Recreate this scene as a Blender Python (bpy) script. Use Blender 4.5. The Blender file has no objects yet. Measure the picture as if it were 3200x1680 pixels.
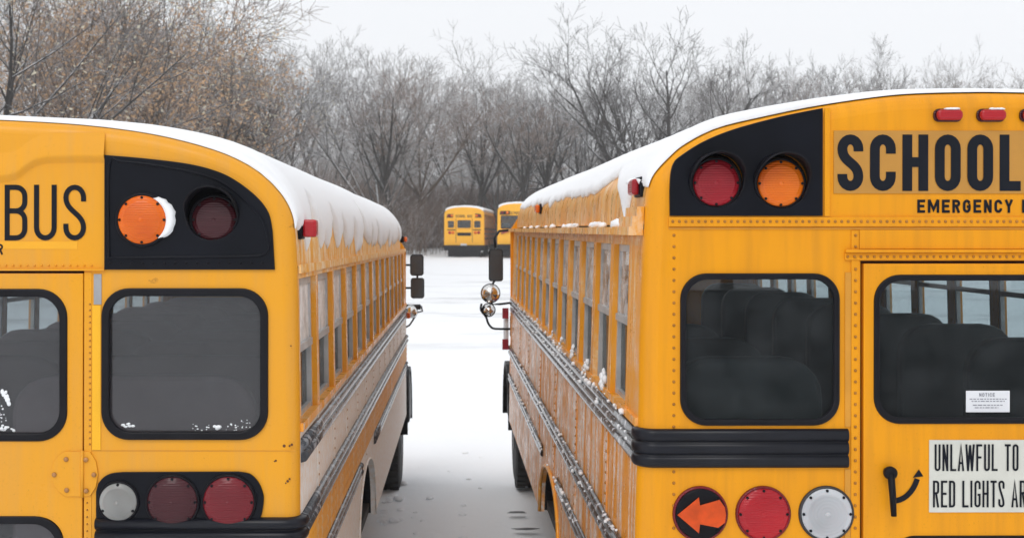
import bpy, bmesh, math, random
import numpy as np
from mathutils import Vector, Matrix
from mathutils.noise import noise as mnoise, fractal as mfractal

random.seed(7); rng = np.random.default_rng(11)
sc = bpy.context.scene
COL = sc.collection
PI = math.pi

# ------------------------------------------------------------------ camera, world, sun
H = 2.8            # eye height over the trodden snow
F = 3870.0         # focal length in photo pixels
D0 = 4.5           # distance to the rear faces
S = F / D0         # photo pixels per metre on the rear faces
PX, PY = 1414.0, 735.0
cam_d = bpy.data.cameras.new('camera'); cam = bpy.data.objects.new('camera', cam_d); COL.objects.link(cam)
cam.location = (0, 0, H); cam.rotation_euler = (PI/2, 0, 0)
cam_d.sensor_width = 36; cam_d.lens = F/3200*36
cam_d.shift_x = (1600-PX)/3200; cam_d.shift_y = -(840-PY)/3200
cam_d.clip_start = 0.05; cam_d.clip_end = 3000
cam_d.dof.use_dof = True; cam_d.dof.focus_distance = 4.9; cam_d.dof.aperture_fstop = 6.3
sc.camera = cam

world = bpy.data.worlds.new('World'); sc.world = world; world.use_nodes = True
wn = world.node_tree.nodes; wl = world.node_tree.links; wn.clear()
SUN_EL, SUN_AZ = math.radians(48), math.radians(200)
sky = wn.new('ShaderNodeTexSky'); sky.sky_type = 'NISHITA'; sky.sun_disc = False
sky.sun_elevation = SUN_EL; sky.sun_rotation = SUN_AZ; sky.dust_density = 6; sky.air_density = 1.5
hs = wn.new('ShaderNodeHueSaturation'); hs.inputs['Saturation'].default_value = 0.12
mixw = wn.new('ShaderNodeMix'); mixw.data_type = 'RGBA'; mixw.inputs['Factor'].default_value = 0.93
mixw.inputs['B'].default_value = (8.75, 8.95, 9.3, 1)       # the closed cloud layer
bg = wn.new('ShaderNodeBackground'); bg.inputs['Strength'].default_value = 0.112
ow = wn.new('ShaderNodeOutputWorld')
wl.new(sky.outputs[0], hs.inputs['Color']); wl.new(hs.outputs[0], mixw.inputs['A'])
wl.new(mixw.outputs['Result'], bg.inputs['Color']); wl.new(bg.outputs[0], ow.inputs['Surface'])

sun_d = bpy.data.lights.new('sun', 'SUN'); sun_d.energy = 0.9; sun_d.angle = math.radians(25); sun_d.color = (1, .97, .93)
sun = bpy.data.objects.new('sun', sun_d); COL.objects.link(sun)
sun.rotation_euler = (PI/2 - SUN_EL, 0, PI - SUN_AZ + 0)      # light travels forward, from behind the camera
sun.rotation_euler = Vector((math.sin(SUN_AZ), math.cos(SUN_AZ), math.tan(SUN_EL))).to_track_quat('Z', 'Y').to_euler()

vs = sc.view_settings; vs.view_transform = 'Standard'; vs.look = 'None'; vs.exposure = 0.0; vs.gamma = 1; vs.use_curve_mapping = False
sc.cycles.max_bounces = 8; sc.cycles.diffuse_bounces = 4; sc.cycles.glossy_bounces = 4
sc.cycles.transparent_max_bounces = 24; sc.cycles.transmission_bounces = 6; sc.cycles.volume_bounces = 2
sc.cycles.caustics_reflective = False; sc.cycles.caustics_refractive = False

# ------------------------------------------------------------------ materials
def lin(c): return tuple(((v/255)/12.92 if v/255 <= .04045 else ((v/255+.055)/1.055)**2.4) for v in c)
class MatB:
    def __init__(s, name):
        s.m = bpy.data.materials.new(name); s.m.use_nodes = True
        s.n = s.m.node_tree.nodes; s.l = s.m.node_tree.links
        s.p = s.n['Principled BSDF']; s.out = s.n['Material Output']
        s.tc = s.n.new('ShaderNodeTexCoord')
    def noise(s, scale, detail=4, rough=.55, sc3=(1,1,1), coord='Object'):
        mp = s.n.new('ShaderNodeMapping'); mp.inputs['Scale'].default_value = sc3
        s.l.new(s.tc.outputs[coord], mp.inputs[0])
        t = s.n.new('ShaderNodeTexNoise'); t.inputs['Scale'].default_value = scale
        t.inputs['Detail'].default_value = detail; t.inputs['Roughness'].default_value = rough
        s.l.new(mp.outputs[0], t.inputs[0]); return t.outputs['Fac']
    def ramp(s, fac, stops):
        r = s.n.new('ShaderNodeValToRGB'); e = r.color_ramp.elements
        while len(e) < len(stops): e.new(.5)
        for i, (p, c) in enumerate(stops):
            e[i].position = p; e[i].color = (c, c, c, 1) if not isinstance(c, tuple) else (*c[:3], 1)
        s.l.new(fac, r.inputs[0]); return r.outputs[0]
    def mix(s, fac, a, b):
        m = s.n.new('ShaderNodeMix'); m.data_type = 'RGBA'
        for k, v in (('Factor', fac), ('A', a), ('B', b)):
            i = m.inputs[k] if k != 'Factor' else m.inputs[0]
            if isinstance(v, bpy.types.NodeSocket): s.l.new(v, i)
            elif k == 'Factor': i.default_value = v
            else: i.default_value = (*v[:3], 1)
        return m.outputs['Result']
    def math(s, op, a, b=0.0, clamp=False):
        m = s.n.new('ShaderNodeMath'); m.operation = op; m.use_clamp = clamp
        for i, v in enumerate((a, b)):
            if isinstance(v, bpy.types.NodeSocket): s.l.new(v, m.inputs[i])
            else: m.inputs[i].default_value = v
        return m.outputs[0]
    def setc(s, sock, v):
        i = s.p.inputs[sock]
        if isinstance(v, bpy.types.NodeSocket): s.l.new(v, i)
        elif isinstance(v, tuple): i.default_value = (*v[:3], 1)
        else: i.default_value = v
        return s
    def bump(s, h, strength=.2, dist=.01):
        b = s.n.new('ShaderNodeBump'); b.inputs['Strength'].default_value = strength; b.inputs['Distance'].default_value = dist
        s.l.new(h, b.inputs['Height']); s.l.new(b.outputs[0], s.p.inputs['Normal']); return s
    def nz(s):
        g = s.n.new('ShaderNodeNewGeometry'); x = s.n.new('ShaderNodeSeparateXYZ'); s.l.new(g.outputs['Normal'], x.inputs[0]); return x.outputs['Z']
    def xyz(s):
        x = s.n.new('ShaderNodeSeparateXYZ'); s.l.new(s.tc.outputs['Object'], x.inputs[0]); return x.outputs

def simple(name, col, rough=.5, metal=0.0, coat=0.0, var=.12, vs_=8, bump=0.0, spec=.5):
    b = MatB(name); n = b.noise(vs_)
    c0 = tuple(v*(1-var) for v in col); c1 = tuple(min(1, v*(1+var)) for v in col)
    b.setc('Base Color', b.mix(b.ramp(n, [(.3, 0.0), (.7, 1.0)]), c0, c1)); b.setc('Roughness', rough); b.setc('Metallic', metal)
    b.setc('Specular IOR Level', spec)
    if coat: b.setc('Coat Weight', coat); b.setc('Coat Roughness', .08)
    if bump: b.bump(b.noise(vs_*12), bump, .004)
    return b.m

def yellow_rear(name, base, dull, grime, rust=0.0):
    b = MatB(name)
    big = b.ramp(b.noise(1.7, 3), [(.32, 0.0), (.7, 1.0)])
    c = b.mix(big, base, dull)
    st = b.ramp(b.noise(2.2, 5, .6, (9, 3, .6)), [(.45, 0.0), (.75, .5)])
    c = b.mix(st, c, grime)
    sp = b.ramp(b.noise(160, 2, .5), [(.66, 0.0), (.75, .5)])
    c = b.mix(sp, c, tuple(v*.55 for v in base))
    if rust:
        r1 = b.ramp(b.noise(6, 5, .65, (1, 1, 1.6)), [(.69, 0.0), (.73, rust)])
        c = b.mix(r1, c, (.16, .055, .02))
    b.setc('Base Color', c)
    b.setc('Roughness', b.ramp(b.noise(5, 4), [(.3, .26), (.7, .46)]))
    b.setc('Specular IOR Level', .25)
    b.bump(b.noise(2.6, 2, .4), .3, .02)
    return b.m

def yellow_side(name, base, salt_sheen, amount, ice=0.0, icec=(.84, .66, .46), brown=(.42, .17, .02), gloss=True):
    b = MatB(name)
    st = b.noise(1.6, 6, .62, (1, 7.5, .55))
    k = b.ramp(st, [(.66-amount*.5, 0.0), (.70-amount*.36, 1.0)])
    pt = b.ramp(b.noise(26, 4, .7), [(.35, .15+.6*max(0, amount-.5)*1.6), (.6, 1.0)])
    c = b.mix(b.math('MULTIPLY', k, pt), base, salt_sheen)  # pale streaks stand for road salt and painted reflections together
    if ice:
        i1 = b.ramp(b.noise(11, 6, .75, (1, 1, .5)), [(.52, 0.0), (.62, ice)])
        c = b.mix(i1, c, icec)
        i2 = b.ramp(b.noise(17, 5, .7), [(.6, 0.0), (.7, ice*.8)])
        c = b.mix(i2, c, brown)
    b.setc("Base Color", c)
    if gloss:
        b.setc('Roughness', b.ramp(b.noise(9, 5), [(.3, .18), (.7, .5)])); b.setc('Specular IOR Level', .5)
        b.bump(b.noise(1.3, 2, .5, (1, 7, .12)), .7, .03)
    else:
        b.setc('Roughness', .5); b.setc('Specular IOR Level', .3); b.bump(b.noise(1.3, 2, .5, (1, 5, .2)), .25, .02)
    return b.m

YEL_R = yellow_rear('yellow_paint_bright', (.84, .345, .005), (.77, .30, .008), (.56, .23, .018))
YEL_L = yellow_rear('yellow_paint_faded', (.80, .35, .014), (.76, .34, .030), (.66, .33, .075), rust=.45)
YEL_TAPE = simple('bright_yellow_strip', (.9, .45, .003), .4, var=.04)
YEL_TAPE2 = simple('clean_yellow_paint', (.86, .40, .006), .4, var=.04)
YEL_STRIPE = simple('darker_yellow_tape', (.62, .27, .02), .5, var=.1)
PLAQUE = simple('amber_reflective_plate', (.50, .235, .03), .35, var=.06, coat=.3)
SIDE_R = yellow_side('yellow_side_streaked', (.84, .31, .008), (.92, .89, .84), .38, .10)
SIDE_L = yellow_side('yellow_side_salt_sheen', (.80, .52, .26), (.93, .915, .89), 1.0, .0, gloss=False)  # near-white colour holds both salt and the snow's grazing reflection
BAND_L = yellow_side('yellow_band_side', (.84, .38, .04), (.80, .58, .36), .3, .06, gloss=False)
YEL_F_LIT = yellow_rear('yellow_paint_distant_lit', (.95, .47, .02), (.92, .45, .03), (.8, .4, .06))  # yellow brightened to carry the open daylight around the distant buses
ICY = yellow_side('yellow_eave_icy', (.78, .33, .018), (.80, .50, .18), .35, .5)
ICY_L = yellow_side('yellow_eave_icy_pale', (.88, .40, .03), (.90, .66, .36), .4, .8, (.93, .80, .62), gloss=False)
PILLAR = yellow_side('yellow_pillar', (.84, .34, .016), (.88, .62, .34), .2, .08)
BLACK = simple('black_gloss_paint', (.005, .006, .010), .34, var=.3, vs_=5, bump=.03, spec=.13)
BLACKM = simple('black_satin', (.006, .006, .009), .45, var=.3, spec=.15)
LETTER = simple('black_lettering', (.009, .011, .017), .5, var=.1, spec=.12)
RUBBER = simple('black_rubber', (.008, .008, .011), .42, var=.3, bump=.1, spec=.16)
TYRE = simple('tyre_rubber', (.02, .02, .021), .75, var=.4, bump=.4)
ALU = simple('weathered_aluminium', (.52, .52, .52), .42, metal=.35, var=.2)
CHROME = simple('chrome', (.75, .74, .72), .12, metal=1, var=.08)
STEEL = simple('dark_steel', (.05, .05, .055), .5, metal=.5, var=.3)
GREYTAPE = simple('grey_tape', (.33, .33, .34), .6, var=.1)
SEAM = simple('dark_red_seam', (.05, .012, .006), .7)
WHITEP = simple('white_sign_plate', (.62, .62, .56), .45, var=.06)
WHITEST = simple('white_sticker', (.74, .75, .78), .5, var=.03)
STICKTXT = simple('grey_print', (.2, .2, .24), .6)
INTER = simple('grey_interior_lining', (.22, .235, .24), .6, var=.1)
FLOORM = simple('dark_floor_mat', (.03, .03, .03), .7)
SEAT_L = simple('maroon_grey_vinyl', (.42, .30, .31), .45, var=.1)
SEAT_R = simple('grey_green_vinyl', (.05, .066, .064), .45, var=.1)
BOLT = simple('bolt_head', (.42, .2, .07), .45, metal=.2, var=.3, vs_=40)
RIVET = simple('rivet_yellow', (.40, .16, .015), .45, var=.2)
RUST = simple('rust_spot', (.12, .04, .015), .8)

def rail_mat(name, base, flecks, amt, rough):
    b = MatB(name)
    a = b.ramp(b.noise(26, 4, .65, (1, .6, 1)), [(.60-amt*.22, 0.0), (.66-amt*.2, 1.0)])
    b2 = b.ramp(b.noise(6, 3, .6), [(.35, 0.0), (.55, 1.0)])
    b.setc('Base Color', b.mix(b.math('MULTIPLY', a, b2), base, flecks)); b.setc('Roughness', rough); b.setc('Specular IOR Level', .45)
    b.bump(b.noise(50, 3, .6), .12, .003); return b.m
RAIL_R = rail_mat('black_rail_with_ice', (.012, .013, .016), (.80, .82, .88), .30, .16)
RAIL_L = rail_mat('grey_rail_salted', (.055, .06, .07), (.3, .31, .33), .4, .2)
RAIL_REAR = simple('black_rail_clean', (.007, .008, .013), .33, var=.2, vs_=14, spec=.25)

def snow_mat(name, tint=(.90, .915, .935), bumps=.25, ground=False):
    b = MatB(name)
    if ground:
        x = b.xyz()
        tr = b.noise(1.0, 6, .7, (.16, .55, 1))          # cross-going tyre tracks far out
        k = b.ramp(tr, [(.52, 0.0), (.66, 1.0)])
        yb = b.n.new('ShaderNodeMapRange'); b.l.new(x['Y'], yb.inputs[0]); yb.inputs[1].default_value = 26; yb.inputs[2].default_value = 34
        yc = b.n.new('ShaderNodeMapRange'); b.l.new(x['Y'], yc.inputs[0]); yc.inputs[1].default_value = 62; yc.inputs[2].default_value = 50
        m = b.math('MULTIPLY', b.math('MULTIPLY', k, yb.outputs[0]), b.math('MULTIPLY', yc.outputs[0], .95))
        sp = b.ramp(b.noise(.9, 6, .75, (1, 1.6, 1)), [(.66, 0.0), (.72, .22)])
        c = b.mix(m, tint, (.50, .50, .50)); c = b.mix(sp, c, (.45, .45, .47))
        b.setc('Base Color', c)
        b.bump(b.noise(2.2, 8, .62), .55, .06)
    else:
        b.setc('Base Color', b.mix(b.noise(6, 3), tuple(v*.985 for v in tint), tint))
        b.bump(b.noise(22, 8, .7), bumps*1.6, .012)
    b.setc('Roughness', .75); b.setc('Specular IOR Level', .25)
    return b.m
SNOW = snow_mat('fresh_snow'); SNOW_G = snow_mat('ground_snow', ground=True)

def glass_mat(name, tint, refl=1.5, dust_glare=.03, dust_glare_col=(.5, .52, .55), rough=0.01, rng2=(.6, 1.5)):
    b = MatB(name); n, l = b.n, b.l
    fr = n.new('ShaderNodeFresnel'); ge = n.new('ShaderNodeNewGeometry'); mi = n.new('ShaderNodeMix')   # same air-to-glass reflection on both faces of a pane
    mi.inputs['A'].default_value = refl; mi.inputs['B'].default_value = 1/refl
    l.new(ge.outputs['Backfacing'], mi.inputs['Factor']); l.new(mi.outputs['Result'], fr.inputs['IOR'])
    tr = n.new('ShaderNodeBsdfTransparent'); tr.inputs['Color'].default_value = (*tint, 1)
    gl = n.new('ShaderNodeBsdfGlossy'); gl.inputs['Roughness'].default_value = rough
    df = n.new('ShaderNodeBsdfDiffuse'); df.inputs['Color'].default_value = (*dust_glare_col, 1)
    m1 = n.new('ShaderNodeMixShader'); m2 = n.new('ShaderNodeMixShader')
    dn = b.ramp(b.noise(7, 5, .7), [(.36, dust_glare*rng2[0]), (.62, dust_glare*rng2[1])])
    l.new(dn, m1.inputs[0]); l.new(tr.outputs[0], m1.inputs[1]); l.new(df.outputs[0], m1.inputs[2])
    l.new(fr.outputs[0], m2.inputs[0]); l.new(m1.outputs[0], m2.inputs[1]); l.new(gl.outputs[0], m2.inputs[2])
    l.new(m2.outputs[0], b.out.inputs['Surface']); return b.m
GLASS_L = glass_mat('dusty_rear_glass', (.66, .69, .71), 1.5, .034, (.55, .56, .60), .01, (.9, 1.1))
GLASS_R = glass_mat('tinted_rear_glass', (.68, .73, .75), 1.5, .022)
GLASS_S = glass_mat('side_glass', (.93, .95, .95), 1.45, .02)
GLARE_L = glass_mat('painted_glare_side_glass', (.93, .95, .95), 1.08, .92, (.95, .95, .95), .2, (.55, 1.08))  # white film in the upper panes paints the snow reflected in them
GLASS_DK = glass_mat('dark_lower_sash_glass', (.55, .60, .60), 1.12, .02)
GLASS_LOW = glass_mat('open_lower_sash_glass', (.88, .92, .92), 1.2, .02)
GLARE_R = glass_mat('patchy_glare_side_glass', (.93, .95, .95), 1.15, .55, (.88, .88, .89), .2, (.0, 1.6))  # patchy pale film, a painted reflection in the upper panes
MIRG = simple('mirror_glass', (.035, .045, .055), .12, metal=0, coat=1, var=.1)

def lens_mat(name, c, dark, glow=.0, lines=True):
    b = MatB(name)
    n = b.ramp(b.noise(5, 2, .5), [(.3, 0.0), (.7, 1.0)])
    cc = b.mix(n, dark, c)
    b.setc('Base Color', cc)
    b.setc('Roughness', .22); b.setc('Coat Weight', .12); b.setc('Coat Roughness', .08); b.setc('Specular IOR Level', .3)
    b.setc('Subsurface Weight', .15); b.p.inputs['Subsurface Radius'].default_value = (.02, .006, .004); b.setc('Subsurface Scale', .4)
    if lines:
        z = b.xyz()['Z']; s_ = b.math('SINE', b.math('MULTIPLY', z, 2*PI/.0085))
        b.bump(s_, .35, .0014)
    return b.m
L_RED = lens_mat('red_lens', (.50, .014, .022), (.30, .008, .016))
L_RED2 = lens_mat('red_lens_dull', (.20, .010, .018), (.13, .008, .014))
L_RED3 = lens_mat('red_lens_warm', (.42, .012, .024), (.22, .008, .016))
L_DRED = lens_mat('dark_red_lens', (.06, .008, .013), (.04, .006, .010))
L_AMB = lens_mat('amber_lens', (.90, .20, .006), (.68, .10, .004))
L_CLR = lens_mat('clear_lens', (.60, .61, .64), (.42, .43, .45), lines=False)
L_CLRD = lens_mat('clear_lens_dull', (.36, .36, .35), (.2, .2, .19), lines=False)
L_ARROW = simple('orange_arrow_lens', (.60, .07, .008), .3, spec=.3, var=.2, vs_=20)

def bark_mat(name, col, snow=.5, thr=.32, var=.35):
    b = MatB(name)
    n = b.noise(1.3, 4, .6); c = b.mix(b.ramp(n, [(.3, 0.0), (.7, 1.0)]), tuple(v*(1-var) for v in col), tuple(v*(1+var) for v in col))
    s_ = b.ramp(b.nz(), [(thr, 0.0), (min(1, thr+.25), 1.0)])
    s2 = b.ramp(b.noise(.55, 5, .7), [(.40, 0.0), (.54, 1.0)])
    k = b.math('MULTIPLY', b.math('MULTIPLY', s_, s2), snow)
    b.setc('Base Color', b.mix(k, c, (.86, .87, .9))); b.setc('Roughness', .85); b.setc('Specular IOR Level', .15)
    return b.m
BARK_D = bark_mat('dark_bark', (.038, .034, .032), .7)
BARK_G = bark_mat('grey_bark', (.11, .105, .10), .8)
BARK_B = bark_mat('brown_bark', (.105, .075, .055), .75)
TWIG_D = bark_mat('dark_twigs', (.075, .068, .064), .6)
TWIG_G = bark_mat('grey_twigs', (.21, .195, .185), .95)
TWIG_B = bark_mat('brown_twigs', (.215, .15, .115), .8)
BRUSH = bark_mat('brush_stems', (.17, .118, .09), .9, .3)
BRUSH_R = bark_mat('reddish_brush_stems', (.20, .085, .065), .5, .35)
LEAF = simple('dry_tan_leaf', (.46, .29, .16), .8, var=.45, vs_=1.2)
LEAF2 = simple('snowy_pale_leaf', (.46, .42, .32), .8, var=.4, vs_=1.2)
WOODP = simple('weathered_fence_wood', (.12, .10, .08), .8, var=.3)
CONC = simple('dark_concrete', (.055, .058, .062), .9, var=.35, vs_=.8, bump=.3)

def hill_mat():
    b = MatB('wooded_slope')
    n = b.ramp(b.noise(.35, 8, .75, (1, 1, 3)), [(.38, 0.0), (.62, 1.0)])
    s_ = b.ramp(b.noise(.8, 8, .75), [(.56, 0.0), (.64, .6)])
    c = b.mix(n, (.085, .075, .07), (.19, .175, .165)); b.setc('Base Color', b.mix(s_, c, (.75, .76, .78))); b.setc('Roughness', .95)
    return b.m
HILLM = hill_mat()

# ------------------------------------------------------------------ mesh helpers
def link(name, me, parent=None, **props):
    o = bpy.data.objects.new(name, me); COL.objects.link(o)
    if parent: o.parent = parent
    for k, v in props.items(): o[k] = v
    return o
def mesh(name, verts, faces, mat, parent=None, smooth=False, **props):
    me = bpy.data.meshes.new(name); me.from_pydata([tuple(v) for v in verts], [], [tuple(f) for f in faces])
    if isinstance(mat, (list, tuple)):
        for m in mat: me.materials.append(m)
    else: me.materials.append(mat)
    if smooth: me.shade_smooth()
    me.update()
    return link(name, me, parent, **props)
def fixn(o):
    bm = bmesh.new(); bm.from_mesh(o.data); bmesh.ops.remove_doubles(bm, verts=bm.verts, dist=1e-5)
    bmesh.ops.recalc_face_normals(bm, faces=bm.faces); bm.to_mesh(o.data); bm.free(); return o
def bevel(o, w, seg=2):
    m = o.modifiers.new('bevel', 'BEVEL'); m.width = w; m.segments = seg; m.limit_method = 'ANGLE'; m.angle_limit = .6
    return o
class MB:
    def __init__(s): s.v = []; s.f = []
    def add(s, v, f):
        n = len(s.v); s.v += [tuple(p) for p in v]; s.f += [tuple(i+n for i in q) for q in f]
    def box(s, x0, x1, y0, y1, z0, z1):
        s.add([(x0,y0,z0),(x1,y0,z0),(x1,y1,z0),(x0,y1,z0),(x0,y0,z1),(x1,y0,z1),(x1,y1,z1),(x0,y1,z1)],
              [(0,3,2,1),(4,5,6,7),(0,1,5,4),(1,2,6,5),(2,3,7,6),(3,0,4,7)])
    def tube(s, pts, r, n=8, cap=True):
        pts = [Vector(p) for p in pts]; rs = r if isinstance(r, (list, tuple)) else [r]*len(pts)
        base = len(s.v); ref = None
        for i, p in enumerate(pts):
            d = (pts[min(i+1, len(pts)-1)] - pts[max(i-1, 0)]).normalized()
            if ref is None: ref = d.orthogonal().normalized()
            ref = (ref - d*ref.dot(d)).normalized(); b = d.cross(ref)
            for k in range(n):
                a = 2*PI*k/n; s.v.append(tuple(p + (ref*math.cos(a)+b*math.sin(a))*rs[i]))
        for i in range(len(pts)-1):
            for k in range(n):
                a, b_ = base+i*n+k, base+i*n+(k+1) % n
                s.f.append((a, b_, b_+n, a+n))
        if cap:
            s.f.append(tuple(base+k for k in reversed(range(n)))); s.f.append(tuple(base+(len(pts)-1)*n+k for k in range(n)))
    def lathe(s, prof, c, axis='y', n=32, cap=True):       # prof: (radius, offset along the axis)
        base = len(s.v)
        for r, h in prof:
            for k in range(n):
                a = 2*PI*k/n; u, w = r*math.cos(a), r*math.sin(a)
                s.v.append({'y': (c[0]+u, c[1]+h, c[2]+w), 'x': (c[0]+h, c[1]+u, c[2]+w), 'z': (c[0]+u, c[1]+w, c[2]+h)}[axis])
        for i in range(len(prof)-1):
            for k in range(n):
                a, b_ = base+i*n+k, base+i*n+(k+1) % n
                s.f.append((a, a+n, b_+n, b_))
        if cap:
            s.f.append(tuple(base+k for k in range(n))); s.f.append(tuple(base+(len(prof)-1)*n+k for k in reversed(range(n))))
    def blob(s, c, r, sx=1, sy=1, sz=1, seed=0, n=6, m=4):
        base = len(s.v)
        for i in range(m+1):
            t = PI*i/m
            for k in range(n):
                a = 2*PI*k/n; d = Vector((math.sin(t)*math.cos(a), math.sin(t)*math.sin(a), math.cos(t)))
                q = r*(1+.35*mnoise(d*1.7+Vector((seed*3.1, seed, 0))))
                s.v.append((c[0]+d.x*q*sx, c[1]+d.y*q*sy, c[2]+d.z*q*sz))
        for i in range(m):
            for k in range(n):
                a, b_ = base+i*n+k, base+i*n+(k+1) % n; s.f.append((a, a+n, b_+n, b_))
    def build(s, name, mat, parent=None, smooth=False, **p):
        return mesh(name, s.v, s.f, mat, parent, smooth, **p)

def plate(name, outer, holes, a0, a1, mat, parent=None, plane='XZ', bev=0.0, **props):
    """a sheet with real holes, cut in the XZ (or YZ) plane and a0..a1 thick"""
    cu = bpy.data.curves.new('tmp', 'CURVE'); cu.dimensions = '2D'; cu.fill_mode = 'BOTH'
    cu.extrude = abs(a1-a0)/2 - bev; cu.bevel_depth = bev; cu.offset = -bev; cu.bevel_resolution = 1
    for loop in [outer]+list(holes):
        sp = cu.splines.new('POLY'); sp.points.add(len(loop)-1); sp.use_cyclic_u = True
        for i, (x, z) in enumerate(loop): sp.points[i].co = (x, z, 0, 1)
    tmp = bpy.data.objects.new('tmp', cu); COL.objects.link(tmp)
    me = bpy.data.meshes.new_from_object(tmp)
    bpy.data.objects.remove(tmp); bpy.data.curves.remove(cu)
    mid = (a0+a1)/2
    for v in me.vertices:
        x, z, w = v.co
        v.co = (x, mid+w, z) if plane == 'XZ' else (mid+w, x, z)
    me.materials.clear(); me.materials.append(mat); me.name = name
    o = link(name, me, parent, **props); fixn(o)
    for p in me.polygons: p.use_smooth = False
    return o
def rrect(x0, x1, z0, z1, r, n=7):
    out = []
    for cx, cz, a0 in ((x1-r, z1-r, 0), (x0+r, z1-r, PI/2), (x0+r, z0+r, PI), (x1-r, z0+r, 1.5*PI)):
        for k in range(n+1):
            a = a0+PI/2*k/n; out.append((cx+r*math.cos(a), cz+r*math.sin(a)))
    return out
def circle(cx, cz, r, n=40): return [(cx+r*math.cos(2*PI*k/n), cz+r*math.sin(2*PI*k/n)) for k in range(n)]
def crom(pts, n=6):
    out = []
    P = [pts[0]]+list(pts)+[pts[-1]]
    for i in range(1, len(P)-2):
        for k in range(n):
            t = k/n; a, b, c, d = P[i-1], P[i], P[i+1], P[i+2]
            out.append(tuple(.5*((2*b[j])+(-a[j]+c[j])*t+(2*a[j]-5*b[j]+4*c[j]-d[j])*t*t+(-a[j]+3*b[j]-3*c[j]+d[j])*t**3) for j in range(len(b))))
    out.append(tuple(pts[-1])); return out
def thing(name, label, cat, loc=(0,0,0), rot=(0,0,0), group=None):
    o = bpy.data.objects.new(name, None); COL.objects.link(o); o.location = loc; o.rotation_euler = rot
    o['label'] = label; o['category'] = cat
    if group: o['group'] = group
    return o
def tag(o, label, cat, group=None):
    o['label'] = label; o['category'] = cat
    if group: o['group'] = group
    return o

# ------------------------------------------------------------------ stroke lettering
def arc(cx, cy, rx, ry, a0, a1, n=10):
    return [(cx+rx*math.cos(math.radians(a0+(a1-a0)*k/n)), cy+ry*math.sin(math.radians(a0+(a1-a0)*k/n))) for k in range(n+1)]
def glyph(ch, w, t):
    L, R, B, T = t/2, w-t/2, t/2, 1-t/2; cx = w/2; r = (R-L)/2; ry = r*1.15; M = .53
    if ch == 'O': return [(arc(cx, T-ry, r, ry, 0, 180)+arc(cx, B+ry, r, ry, 180, 360), True)]
    if ch == 'C': return [([(R, .66)]+arc(cx, T-ry, r, ry, 0, 180)+arc(cx, B+ry, r, ry, 180, 360)+[(R, .34)], False)]
    if ch == 'G': return [([(R, .68)]+arc(cx, T-ry, r, ry, 0, 180)+arc(cx, B+ry, r, ry, 180, 360)+[(R, .47), (cx, .47)], False)]
    if ch == 'S':
        up = [(R, .70)]+arc(cx, T-ry, r, ry, 0, 180); lo = arc(cx, B+ry, r, ry, 0, -180)+[(L, .30)]
        a, d = up[-1], lo[0]; b_, c = (a[0], a[1]-.26), (d[0], d[1]+.26)
        mid = [tuple((1-q)**3*a[j]+3*(1-q)**2*q*b_[j]+3*(1-q)*q*q*c[j]+q**3*d[j] for j in (0, 1)) for q in [k/12 for k in range(1, 12)]]
        return [(up+mid+lo, False)]
    if ch == 'U': return [([(L, 1)]+arc(cx, B+ry, r, ry, 180, 360)+[(R, 1)], False)]
    if ch == 'J': return [([(R, 1)]+arc(cx, B+ry, r, ry, 0, -180)+[(L, .3)], False)]
    if ch in 'BPRD':
        q = min(r, (T-M)/2)
        if ch == 'D': return [([(L, B), (L, T), (cx, T)]+arc(cx, T-ry, r, ry, 90, 0)+arc(cx, B+ry, r, ry, 0, -90), True)]
        top = [(L, T), (R-q, T)]+arc(R-q, T-q, q, q, 90, 0, 6)[1:]+arc(R-q, M+q, q, q, 0, -90, 6)+[(L, M)]
        if ch == 'B':
            bot = [(L, M), (R-q, M)]+arc(R-q, M-q, q, q, 90, 0, 6)[1:]+arc(R-q, B+q, q, q, 0, -90, 6)+[(L, B)]
            return [([(L, 0), (L, 1)], False), (top, False), (bot, False)]
        s = [([(L, 0), (L, 1)], False), (top, False)]
        if ch == 'R': s.append(([(cx, M), (R, 0)], False))
        return s
    if ch == 'L': return [([(L, 1), (L, B), (w, B)], False)]
    if ch == 'E': return [([(w, T), (L, T), (L, B), (w, B)], False), ([(L, .51), (w*.9, .51)], False)]
    if ch == 'F': return [([(w, T), (L, T), (L, 0)], False), ([(L, .51), (w*.88, .51)], False)]
    if ch == 'H': return [([(L, 0), (L, 1)], False), ([(R, 0), (R, 1)], False), ([(L, .51), (R, .51)], False)]
    if ch == 'I': return [([(cx, 0), (cx, 1)], False)]
    if ch == 'T': return [([(0, T), (w, T)], False), ([(cx, T), (cx, 0)], False)]
    if ch == 'N': return [([(L, 0), (L, 1)], False), ([(L, 1-t*.2), (R, t*.2)], False), ([(R, 0), (R, 1)], False)]
    if ch == 'M': return [([(L, 0), (L, 1)], False), ([(L, 1), (cx, .25), (R, 1)], False), ([(R, 0), (R, 1)], False)]
    if ch == 'W': return [([(L*.6, 1), (w*.27, 0)], False), ([(w*.27, 0), (cx, .97)], False), ([(cx, .97), (w*.73, 0)], False), ([(w*.73, 0), (w-L*.6, 1)], False)]
    if ch == 'A': return [([(L*.7, 0), (cx, 1-t*.3), (w-L*.7, 0)], False), ([(w*.22, .3), (w*.78, .3)], False)]
    if ch == 'V': return [([(L*.7, 1), (cx, t*.3), (w-L*.7, 1)], False)]
    if ch == 'Y': return [([(L*.7, 1), (cx, .45), (w-L*.7, 1)], False), ([(cx, .47), (cx, 0)], False)]
    if ch == 'K': return [([(L, 0), (L, 1)], False), ([(R, 1), (L, .42)], False), ([(cx*.9, .55), (R, 0)], False)]
    return []
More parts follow.
